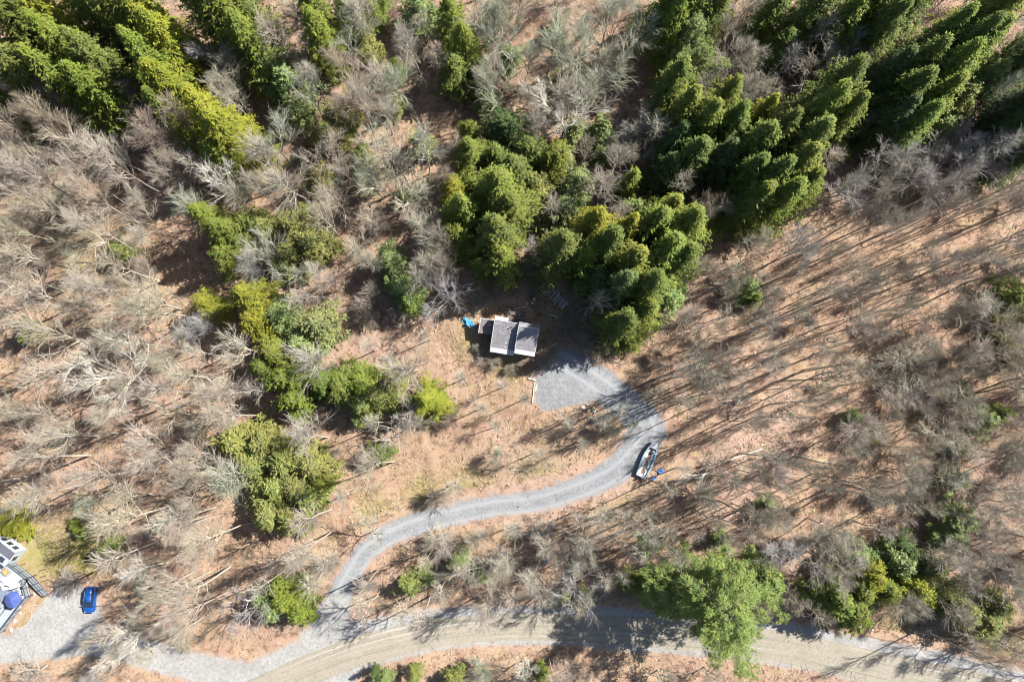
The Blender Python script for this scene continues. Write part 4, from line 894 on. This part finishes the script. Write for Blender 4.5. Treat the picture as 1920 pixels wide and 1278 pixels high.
for i, (a, b_) in enumerate(FL):
    if i in (8, 12): continue
    p0 = P(*a); p1 = P(*b_); p0.z = gz(p0.x, p0.y)+.12; p1.z = gz(p1.x, p1.y)+.14; pm = (p0+p1)/2+Vector((rr_.gauss(0, .25), rr_.gauss(0, .25), 0))
    r = rr_.uniform(.07, .13); segs = [(*p0, *pm, r, r*.75), (*pm, *p1, r*.75, r*.45)]
    for k in range(5):
        c = pm.lerp(p1, rr_.random()); dd = Vector((rr_.gauss(0, 1), rr_.gauss(0, 1), rr_.random()*.6)).normalized(); segs.append((*c, *(c+dd*rr_.uniform(.6, 1.8)), r*.35, r*.12))
    me = tubes(segs, 6, M['bark'], 'fallen_log'); c = (p0+p1)/2
    me.transform(Matrix.Translation(-c)); o = link('fallen_log', me); o.location = c; o.color = rr_.choice([(.46, .43, .38, 1), (.30, .26, .21, 1), (.24, .20, .16, 1)])
    o['category'] = 'log'; o['group'] = 'fallen logs in the woods'; TREES.append([o, 'fallen log', 'long' if (p1-p0).length > 9 else 'short', (c.x, c.y), None])

# ------------------------------------------------------------------ blue car
q = P(169, 1124, .7)
car = empty('parked_car', (q.x, q.y, gz(q.x, q.y)+.06), R_(-92), 'blue hatchback parked on the pale gravel right of the deck', 'car')
def sect(x, w_, zb, zs, zt, wt): return [(x, -w_*.93, zb), (x, -w_, zb+.18), (x, -w_, zs-.12), (x, -w_*.95, zs), (x, -wt, zt), (x, 0, zt+.02), (x, wt, zt), (x, w_*.95, zs), (x, w_, zs-.12), (x, w_, zb+.18), (x, w_*.93, zb)]
body = [sect(-2.2, .74, .42, .75, .80, .6), sect(-2.12, .84, .3, .85, .92, .72), (sect(-1.7, .91, .26, .95, .99, .78)), sect(-.9, .93, .24, .96, .99, .8), sect(.3, .93, .24, .95, .98, .8), sect(1.0, .92, .24, .92, .98, .78), sect(1.6, .90, .26, .84, .92, .72), sect(2.0, .82, .3, .72, .80, .62), sect(2.2, .66, .38, .6, .66, .45)]
b = MB(); b.loft(body); bd = b.build('body', M['car'], car, True)
gh = [(-2.05, .70, .60, .95, 1.18), (-1.75, .76, .62, .96, 1.42), (-1.0, .80, .63, .96, 1.50), (.1, .80, .62, .96, 1.48), (.55, .78, .58, .96, 1.30), (1.15, .74, .66, .96, 1.02)]
b = MB(); b.loft([[(x, -w_, z0), (x, -wt, zt), (x, 0, zt+.03), (x, wt, zt), (x, w_, z0)] for x, w_, wt, z0, zt in gh]); b.build('windows', M['carglass'], car, False)
b = MB(); b.loft([[(x, -w_, z-.02), (x, -w_, z+.02), (x, 0, z+.045), (x, w_, z+.02), (x, w_, z-.02)] for x, w_, z in ((-1.95, .55, 1.30), (-1.75, .60, 1.44), (-1.0, .62, 1.52), (-.3, .62, 1.52), (.15, .59, 1.49))]); rf = b.build('roof', M['car'], car, True)
for sg in (-1, 1):
    b = MB(); b.tube((-1.7, sg*.55, 1.52), (0, sg*.55, 1.57), .022, n=6); b.build('roof_rail', M['chrome'], rf)
    b = MB(); b.loft([[(x, sg*(w_-.03), z-.03), (x, sg*w_, z+.02), (x, sg*(w_-.07), z+.03)] for x, w_, z in ((.15, .64, 1.46), (.6, .66, 1.30), (1.2, .76, 1.0))]); b.build('pillar', M['car'], car)
    b = MB(); b.box(.85, 1.05, sg*1.02-.1, sg*1.02+.1, .95, 1.1, .03); b.build('mirror', M['car'], car)
    b = MB(); b.box(1.92, 2.12, sg*.62-.14, sg*.62+.14, .60, .76, .03); b.build('headlight', M['lamp'], car)
    b = MB(); b.box(-2.2, -2.08, sg*.66-.1, sg*.66+.1, .72, .98, .03); b.build('tail_light', M['red'], car)
    for xx in (-1.35, 1.35):
        b = MB(); b.tube((xx, sg*.70, .31), (xx, sg*.94, .31), .32, n=20); wh = b.build('wheel', M['dark'], car); b = MB(); b.tube((xx, sg*.945, .31), (xx, sg*.955, .31), .19, n=12); b.build('rim', M['chrome'], wh)
b = MB(); b.box(-2.02, -1.9, -.5, .5, 1.27, 1.31, .01); b.build('spoiler', M['car'], car)
b = MB(); b.box(2.08, 2.22, -.3, .3, .42, .56, .02); b.build('grille', M['dark'], car)

# ------------------------------------------------------------------ house corner, deck, stairs, furniture
hg = gz(*P(10, 1110).xy); DZ = 1.0
def H2(px, py, z): p = P(px, py, z); return (p.x, p.y)
house = empty('house', (*P(-10, 1090).xy, hg), 0, 'pale blue grey house corner with charcoal roof behind the deck', 'house'); hinv = Vector(house.location)
def loc(pts): return [(p[0]-hinv.x, p[1]-hinv.y) for p in pts]
A = H2(28, 1035, 2.9); Bc = H2(15, 1048, 2.9); ux, uy = (A[0]-H2(0, 1014.5, 2.9)[0], A[1]-H2(0, 1014.5, 2.9)[1]); Lq = math.hypot(ux, uy); ux /= Lq; uy /= Lq; nx, ny = uy, -ux
if nx*(Bc[0]-A[0])+ny*(Bc[1]-A[1]) < 0: nx, ny = -nx, -ny
def W(a, b_): return (A[0]+ux*a+nx*b_, A[1]+uy*a+ny*b_)   # a along the wing (0 at the tip), b across towards the deck
b = MB(); b.prism(loc([W(-9, 0), W(0, 0), W(0, 2.6), W(-9, 2.6)]), -.4, 2.75); b.build('wall', M['siding'], house)
b = MB(); b.prism(loc([W(-9, -.0), W(.12, -.0), W(.12, 1.3), W(-9, 1.3)]), [2.76]*4, [2.84, 2.84, 2.98, 2.98]); rf = b.build('roof', M['charcoal'], house)
b = MB(); b.prism(loc([W(-9, -.28), W(.2, -.28), W(.2, -.02), W(-9, -.02)]), 2.68, 2.80); b.build('gutter', M['white'], house)
b = MB(); b.prism(loc([W(-9, 1.32), W(.12, 1.32), W(.12, 2.75), W(-9, 2.75)]), 2.76, [2.98, 2.98, 2.82, 2.82]); rf2 = b.build('roof', M['siding'], house)
for k in range(5):
    a0 = -.5-k*1.15
    b = MB(); b.prism(loc([W(a0-.95, 1.55), W(a0, 1.55), W(a0, 2.45), W(a0-.95, 2.45)]), [2.99, 2.99, 2.90, 2.90], [3.02, 3.02, 2.93, 2.93]); b.build('skylight', M['glass'], rf2)
for k in range(6):
    a0 = -.45-k*1.25
    b = MB(); b.prism(loc([W(a0-.95, -.07), W(a0, -.07), W(a0, 0.01), W(a0-.95, 0.01)]), .9, 2.2); f_ = b.build('window', M['white'], house)
    b = MB(); b.prism(loc([W(a0-.88, -.09), W(a0-.07, -.09), W(a0-.07, -.02), W(a0-.88, -.02)]), .98, 2.12); b.build('pane', M['glass'], f_)
b = MB(); b.prism(loc([W(-.01, .9), W(.07, .9), W(.07, 1.9), W(-.01, 1.9)]), .9, 2.2); f_ = b.build('window', M['white'], house)
b = MB(); b.prism(loc([W(.02, .97), W(.09, .97), W(.09, 1.83), W(.02, 1.83)]), .98, 2.12); b.build('pane', M['glass'], f_)
# main block left, mostly outside the picture
m0 = [H2(-70, 1060, 3.2), H2(-4, 1086, 3.2), H2(12, 1104, 3.2), H2(-8, 1128, 3.2), H2(-70, 1150, 3.2)]
b = MB(); b.prism(loc(m0), -.4, 3.05); b.build('wall', M['siding'], house)
m1 = [H2(-74, 1052, 3.2), H2(-2, 1084, 3.2), H2(17, 1104, 3.2), H2(-6, 1133, 3.2), H2(-74, 1158, 3.2)]
b = MB(); b.prism(loc(m1), 3.06, [3.6, 3.2, 3.14, 3.2, 3.6]); rfm = b.build('roof', M['blueroof'], house)
w0 = Vector(H2(-2, 1084, 2)); w1 = Vector(H2(15, 1103, 2)); 
for k in range(2):
    p = w0.lerp(w1, .3+.4*k); Mx = Matrix.Translation((p.x-hinv.x, p.y-hinv.y, 2.0)) @ Matrix.Rotation(math.atan2(w1.y-w0.y, w1.x-w0.x), 4, 'Z')
    b = MB(); b.box(-.45, .45, -.12, .12, -.5, .5, M=Mx); f_ = b.build('window', M['white'], house); b = MB(); b.box(-.37, .37, -.15, .15, -.42, .42, M=Mx); b.build('pane', M['glass'], f_)
b = MB(); b.prism([(p[0], p[1]) for p in loc([H2(0, 1092, 3.4), H2(20, 1098, 3.4), H2(26, 1103, 3.4), H2(6, 1106, 3.4)])], -.35, 3.5); dm = b.build('white_bay', M['white'], house)
b = MB(); b.prism([(p[0], p[1]) for p in loc([H2(8, 1095.5, 3.5), H2(17, 1098, 3.5), H2(18, 1100.5, 3.5), H2(9, 1098, 3.5)])], 3.503, 3.54); b.build('bay_window', M['glass'], dm)

dk = [H2(-60, 1030, DZ), H2(18.8, 1048.3, DZ), H2(60, 1080, DZ), H2(48, 1084, DZ), H2(56, 1116, DZ), H2(3, 1184, DZ), H2(-60, 1215, DZ)]
deck = empty('deck', (*P(10, 1120).xy, hg), 0, 'large angular pale grey wooden deck beside the house', 'deck'); dI = Vector(deck.location)
b = MB(); b.prism([(p[0]-dI.x, p[1]-dI.y) for p in dk], .62, .80); b.build('frame', M['rail'], deck)
# deck boards, clipped to the outline
def clip_half(poly, nrm, c, keep_less):
    out = []
    for i in range(len(poly)):
        a, d = poly[i], poly[(i+1) % len(poly)]; fa = a[0]*nrm[0]+a[1]*nrm[1]-c; fd = d[0]*nrm[0]+d[1]*nrm[1]-c
        if keep_less: fa = -fa; fd = -fd
        if fa >= 0: out.append(a)
        if fa*fd < 0: t = fa/(fa-fd); out.append((a[0]+(d[0]-a[0])*t, a[1]+(d[1]-a[1])*t))
    return out
an = math.atan2(dk[5][1]-dk[4][1], dk[5][0]-dk[4][0]); nrm = (-math.sin(an), math.cos(an)); pr = [p[0]*nrm[0]+p[1]*nrm[1] for p in dk]; c = min(pr); W_ = .28
while c < max(pr):
    pl = clip_half(clip_half(dk, nrm, c+.012, False), nrm, c+W_, True)
    if len(pl) >= 3:
        b = MB(); b.prism([(p[0]-dI.x, p[1]-dI.y) for p in pl], .805, 1.0); b.build('board', M['deck'], deck)
    c += W_
for p in dk[1:6]:
    b = MB(); b.box(p[0]-dI.x-.08, p[0]-dI.x+.08, p[1]-dI.y-.08, p[1]-dI.y+.08, -.4, .62); b.build('post', M['rail'], deck)
def railing(pa, pb, za, zb, lab):
    a = Vector((*pa, hg+za)); d = Vector((*pb, hg+zb)); L = (d-a).length; rt = empty('railing', a, 0, lab, 'railing', 'railings of the deck'); n = max(2, round(L/1.6)); v = d-a; hz = Vector((v.x, v.y, 0)).normalized()
    for i in range(n+1):
        p = v*(i/n); b = MB(); b.box(p.x-.055, p.x+.055, p.y-.055, p.y+.055, p.z-.1, p.z+1.05); b.build('post', M['rail'], rt)
    for zz in (1.0, .12):
        b = MB(); s_ = Vector((-hz.y, hz.x, 0))*(.07 if zz > .5 else .03); q0 = Vector((0, 0, zz)); b.loft([[tuple(q0+v*t+s_), tuple(q0+v*t-s_), tuple(q0+v*t-s_+Vector((0, 0, .05))), tuple(q0+v*t+s_+Vector((0, 0, .05)))] for t in (0, 1)]); b.build('rail', M['rail'], rt)
    m = int(L/.13)
    me = None
    for i in range(m):
        p = v*((i+.5)/m)
        if me is None: b = MB(); b.box(-.018, .018, -.018, .018, .17, 1.0); o = b.build('baluster', M['balus'], rt); me = o.data
        else: o = link('baluster', me, rt)
        o.location = p
railing(dk[1], dk[2], 1, 1, 'straight railing on the upper right edge of the deck')
railing(dk[3], dk[4], 1, 1, 'short railing between the stairs and the deck corner')
railing(dk[4], dk[5], 1, 1, 'long railing on the lower right edge of the deck')
s0 = Vector(dk[2]); s1 = Vector(H2(92, 1114, 0)); s2 = Vector(dk[3]); sv = s1-s0
railing(tuple(s0+sv*.03), tuple(s1), 1, .1, 'sloping railing on the outer side of the deck stairs')
stair = empty('stairs', (*s0, hg), 0, 'grey wooden stairs going down from the deck to the gravel', 'stairs'); wv_ = (s2-s0).normalized()*1.15
for k in range(8):
    t0 = k/8+.02; t1 = (k+1)/8+.03; q0 = sv*t0; q1 = sv*t1
    z = 1-(k+1)*.125
    b = MB(); b.prism([tuple(q0), tuple(q1), tuple(q1+wv_), tuple(q0+wv_)], z-.05, z); b.build('tread', M['deck'], stair)
for w2 in (Vector((0, 0)), wv_):
    b = MB(); e = wv_.normalized()*.05; b.prism([tuple(w2-e), tuple(w2+sv-e), tuple(w2+sv+e), tuple(w2+e)], [.55, -.1, -.1, .55], [.80, .0, .0, .80]); b.build('stringer', M['rail'], stair)
# umbrella over a table
q = P(22.5, 1124, 3.2); um = empty('patio_umbrella', (q.x, q.y, hg+1.0), .2, 'blue octagonal patio umbrella standing on the deck', 'umbrella')
for k in range(8):
    a0 = k*PI/4; a1 = a0+PI/4; b = MB(); r = 1.45
    e0 = (r*math.cos(a0), r*math.sin(a0), 1.95); e1 = (r*math.cos(a1), r*math.sin(a1), 1.95); t = (0, 0, 2.5); mm = (.5*(e0[0]+e1[0])*.985, .5*(e0[1]+e1[1])*.985, 1.99)
    vs = [b.bm.verts.new(v) for v in (t, e0, mm, e1)]; b.bm.faces.new(vs[:3]); b.bm.faces.new((vs[0], vs[2], vs[3]))
    r_ = bmesh.ops.solidify(b.bm, geom=b.bm.faces[:], thickness=.012); b.build('canopy_panel', M['umb'] if k % 2 else M['umb2'], um)
    b = MB(); b.tube((0, 0, 2.46), (e0[0]*.97, e0[1]*.97, 1.93), .012, n=5); b.build('rib', M['chrome'], um)
b = MB(); b.tube((0, 0, 0), (0, 0, 2.6), .025); b.build('pole', M['chrome'], um); b = MB(); b.tube((0, 0, 0), (0, 0, .08), .28, n=14); b.build('base', M['dark'], um)
def table(px, py, r, mat, lab):
    q = P(px, py, 1.7); t = empty('patio_table', (q.x, q.y, hg+1), 0, lab, 'table'); b = MB(); b.tube((0, 0, .70), (0, 0, .74), r, n=20); b.build('table_top', mat, t)
    for k in range(4): a = k*PI/2+.7; b = MB(); b.tube((r*.7*math.cos(a), r*.7*math.sin(a), 0), (r*.6*math.cos(a), r*.6*math.sin(a), .7), .02, n=6); b.build('leg', M['rail'], t)
table(24, 1126, .6, M['glass'], 'round patio table under the blue umbrella'); table(3, 1135.5, .38, M['balus'], 'small round grey table left of the blue umbrella')
def chair(px, py, rz, lab):
    q = P(px, py, 1.5); t = empty('patio_chair', (q.x, q.y, hg+1), rz, lab, 'chair', 'white chairs on the deck')
    b = MB(); b.box(-.26, .26, -.26, .26, .40, .45, .02); b.build('seat', M['white'], t); b = MB(); b.box(-.26, .26, .22, .28, .47, .92, .02); b.build('backrest', M['white'], t)
    for sx_ in (-.24, .24):
        b = MB(); b.box(sx_-.03, sx_+.03, -.24, .24, .62, .66); b.build('armrest', M['white'], t)
        for sy in (-.22, .22): b = MB(); b.tube((sx_, sy, 0), (sx_, sy, .41), .02, n=6); b.build('leg', M['white'], t)
chair(35.5, 1107, -.6, 'white patio chair above right of the umbrella'); chair(42, 1119, -1.5, 'white patio chair right of the umbrella'); chair(36, 1137, 3.6, 'white patio chair below right of the umbrella'); chair(4, 1122, 1.2, 'white patio chair left of the umbrella')
q = P(11, 1071, 1.4); pb = empty('planter_box', (q.x, q.y, hg+1), R_(-38), 'square grey planter of yellow flowers on the deck', 'planter')
b = MB(); b.box(-.7, .7, -.55, .55, 0, .42, .03); b.build('box', M['balus'], pb); b = MB(); b.box(-.6, .6, -.45, .45, .425, .45); b.build('soil', M['mulch'], pb)
for k in range(7):
    a = rr_.random()*6.28; r = rr_.uniform(0, .36); b = MB(); bmesh.ops.create_icosphere(b.bm, subdivisions=1, radius=.11, matrix=Matrix.Translation((r*math.cos(a), r*math.sin(a), .5))); b.build('flower', M['yellow'], pb)
# garden beds, stones and edging beside the deck
def bed(px, py, a_, c_, rz, lab, sd_):
    q = P(px, py); t = empty('garden_bed', (q.x, q.y, gz(q.x, q.y)+.05), rz, lab, 'garden bed', 'garden beds by the deck')
    n = 22; pts = [(a_*math.cos(i*2*PI/n), c_*math.sin(i*2*PI/n)) for i in range(n)]; b = MB(); b.prism(pts, 0, .12); b.build('soil', M['mulch'], t)
    m_ = None
    for i in range(30):
        an_ = i*2*PI/30; 
        if m_ is None:
            bm = bmesh.new(); bmesh.ops.create_icosphere(bm, subdivisions=1, radius=.12); m_ = bpy.data.meshes.new('edging_stone'); bm.to_mesh(m_); bm.free(); m_.materials.append(M['chip'])
        o = link('edging_stone', m_, t); o.location = ((a_+.1)*math.cos(an_), (c_+.1)*math.sin(an_), .08); k_ = rr_.uniform(.25, .75); o.scale = (k_, k_*.8, .5); o.rotation_euler = (0, 0, rr_.random()*6)
bed(47, 1161, 1.55, .65, R_(52), 'larger oval mulched bed ringed with pale stones below the deck', 1); bed(76, 1124, 1.1, .5, R_(40), 'smaller oval mulched bed at the foot of the deck stairs', 2)
for i, (px, py, r, lab) in enumerate(((105, 1095, .35, 'pale stone standing alone at the right of the stairs'), (28, 1164, .4, 'pale stone below the lower railing, upper of the two'), (22, 1180, .45, 'pale stone below the lower railing, lower of the two'), (38, 1149, .3, 'pale stone between the lower railing and the larger garden bed'), (98, 1104, .2, 'small pale stone beside the stairs'), (64, 1113, .3, 'pale stone inside the corner of stairs and deck'))):
    crumple('stone', px, py, r, .22, M['chip'], 50+i, lab, 'stone', .7, i, 2, .2)['group'] = 'stones by the deck'
for i, (px, py, L, rz, lab) in enumerate(((81, 1067.5, 1.3, 12, 'thin dark timber step, uppermost beside the deck'), (81, 1080, 1.1, 16, 'dark timber step, middle one beside the deck'), (84, 1088, 1.3, 20, 'dark timber step, lowest one beside the deck'), (44, 1057, .9, 20, 'short dark timber against the upper right railing'))):
    q = P(px, py); b = MB(); b.box(-L/2, L/2, -.09, .09, 0, .16, .01, Matrix.Translation((q.x, q.y, gz(q.x, q.y)+.02)) @ Matrix.Rotation(R_(rz), 4, 'Z')); tag(b.build('timber_step', M['wall']), lab, 'timber', 'timber steps by the deck')

# overhead cable along the road verge
def cable(name, a, d, sag, lab, r=.035):
    n = 24; pts = [a.lerp(d, i/n)-Vector((0, 0, sag*4*(i/n)*(1-i/n))) for i in range(n+1)]; segs = [(*p, *q, r, r) for p, q in zip(pts, pts[1:])]
    tag(link(name, tubes(segs, 5, M['wire'], name)), lab, 'cable')
def upole(px, py, lab):
    q = P(px, py); t = empty('utility_pole', (q.x, q.y, gz(q.x, q.y)), R_(-70), lab, 'pole'); b = MB(); b.tube((0, 0, -.5), (0, 0, 9), .16, .11, 10); b.build('pole', M['log'], t)
    if px > 1900: b = MB(); b.box(-.9, .9, -.06, .06, 8.2, 8.35); b.build('crossarm', M['log'], t)
    return q
pa = upole(2010, 1225, 'wooden utility pole past the right edge of the photo'); pb_ = upole(1585, 1150, 'wooden utility pole standing under the dark evergreen beside the road')
cable('cable', Vector((pb_.x, pb_.y, pb_.z+4.5)), Vector((pa.x, pa.y, pa.z+8.3)), .3, 'thin dark cable running along the right verge of the road')

# ------------------------------------------------------------------ labels: which one, by the nearest thing one can find
LMK = [(968,640,'the cabin'),(1213,862,'the boat'),(169,1124,'the blue car'),(1330,1110,'the big roadside pine'),(480,570,'the yellowish hemlock'),(620,1180,'the driveway mouth'),(810,755,'the small lone evergreen'),(0,0,'the top left corner'),(1920,0,'the top right corner'),
       (0,640,'the left edge middle'),(1920,640,'the right edge middle'),(1580,1160,'the roadside evergreen clump'),(960,0,'the top edge middle'),(1545,185,'the pointed hemlock'),(1920,1278,'the bottom right corner'),(1085,130,'the big lichened tree'),(420,260,'the yellow green hemlock'),
       (1500,640,'the striped slope'),(210,700,'the whitish radiating tree'),(1240,790,'the driveway bend'),(800,975,'the lower driveway'),(1700,700,'the dark thicket'),(520,870,'the olive pine clump')]
LP = [(P(a, b), n) for a, b, n in LMK]
DIR = ['right of', 'upper right of', 'above', 'upper left of', 'left of', 'lower left of', 'below', 'lower right of']
ORD = ['nearest', 'second', 'third', 'fourth', 'fifth', 'sixth', 'seventh', 'eighth', 'ninth', 'tenth', 'eleventh', 'twelfth', 'thirteenth', 'fourteenth']
buckets = {}
for T_ in TREES:
    if T_[4]: continue
    x, y = T_[3]; dd = [math.hypot(x-p.x, y-p.y) for p, _ in LP]; i = int(np.argmin(dd)); a = math.atan2(y-LP[i][0].y, x-LP[i][0].x)
    buckets.setdefault((T_[1], i, int(round(a/(PI/4))) % 8), []).append((dd[i], T_))
for (cls, i, d), L in buckets.items():
    L.sort(key=lambda e: e[0])
    for r, (dist, T_) in enumerate(L):
        noun = '' if T_[2].endswith(('shrub', 'log')) else {'bare tree': ' tree', 'conifer': ' tree', 'shrub': ' shrub', 'fallen log': ' fallen log'}[cls]
        T_[0]['label'] = f'{T_[2]}{noun}, {ORD[min(r, 13)]} {cls} {DIR[d]} {LP[i][1]}'
print('buckets', len(buckets), 'max', max(len(v) for v in buckets.values()), 'tris', sum(len(m.loops)-2*len(m.polygons) for m in bpy.data.meshes))
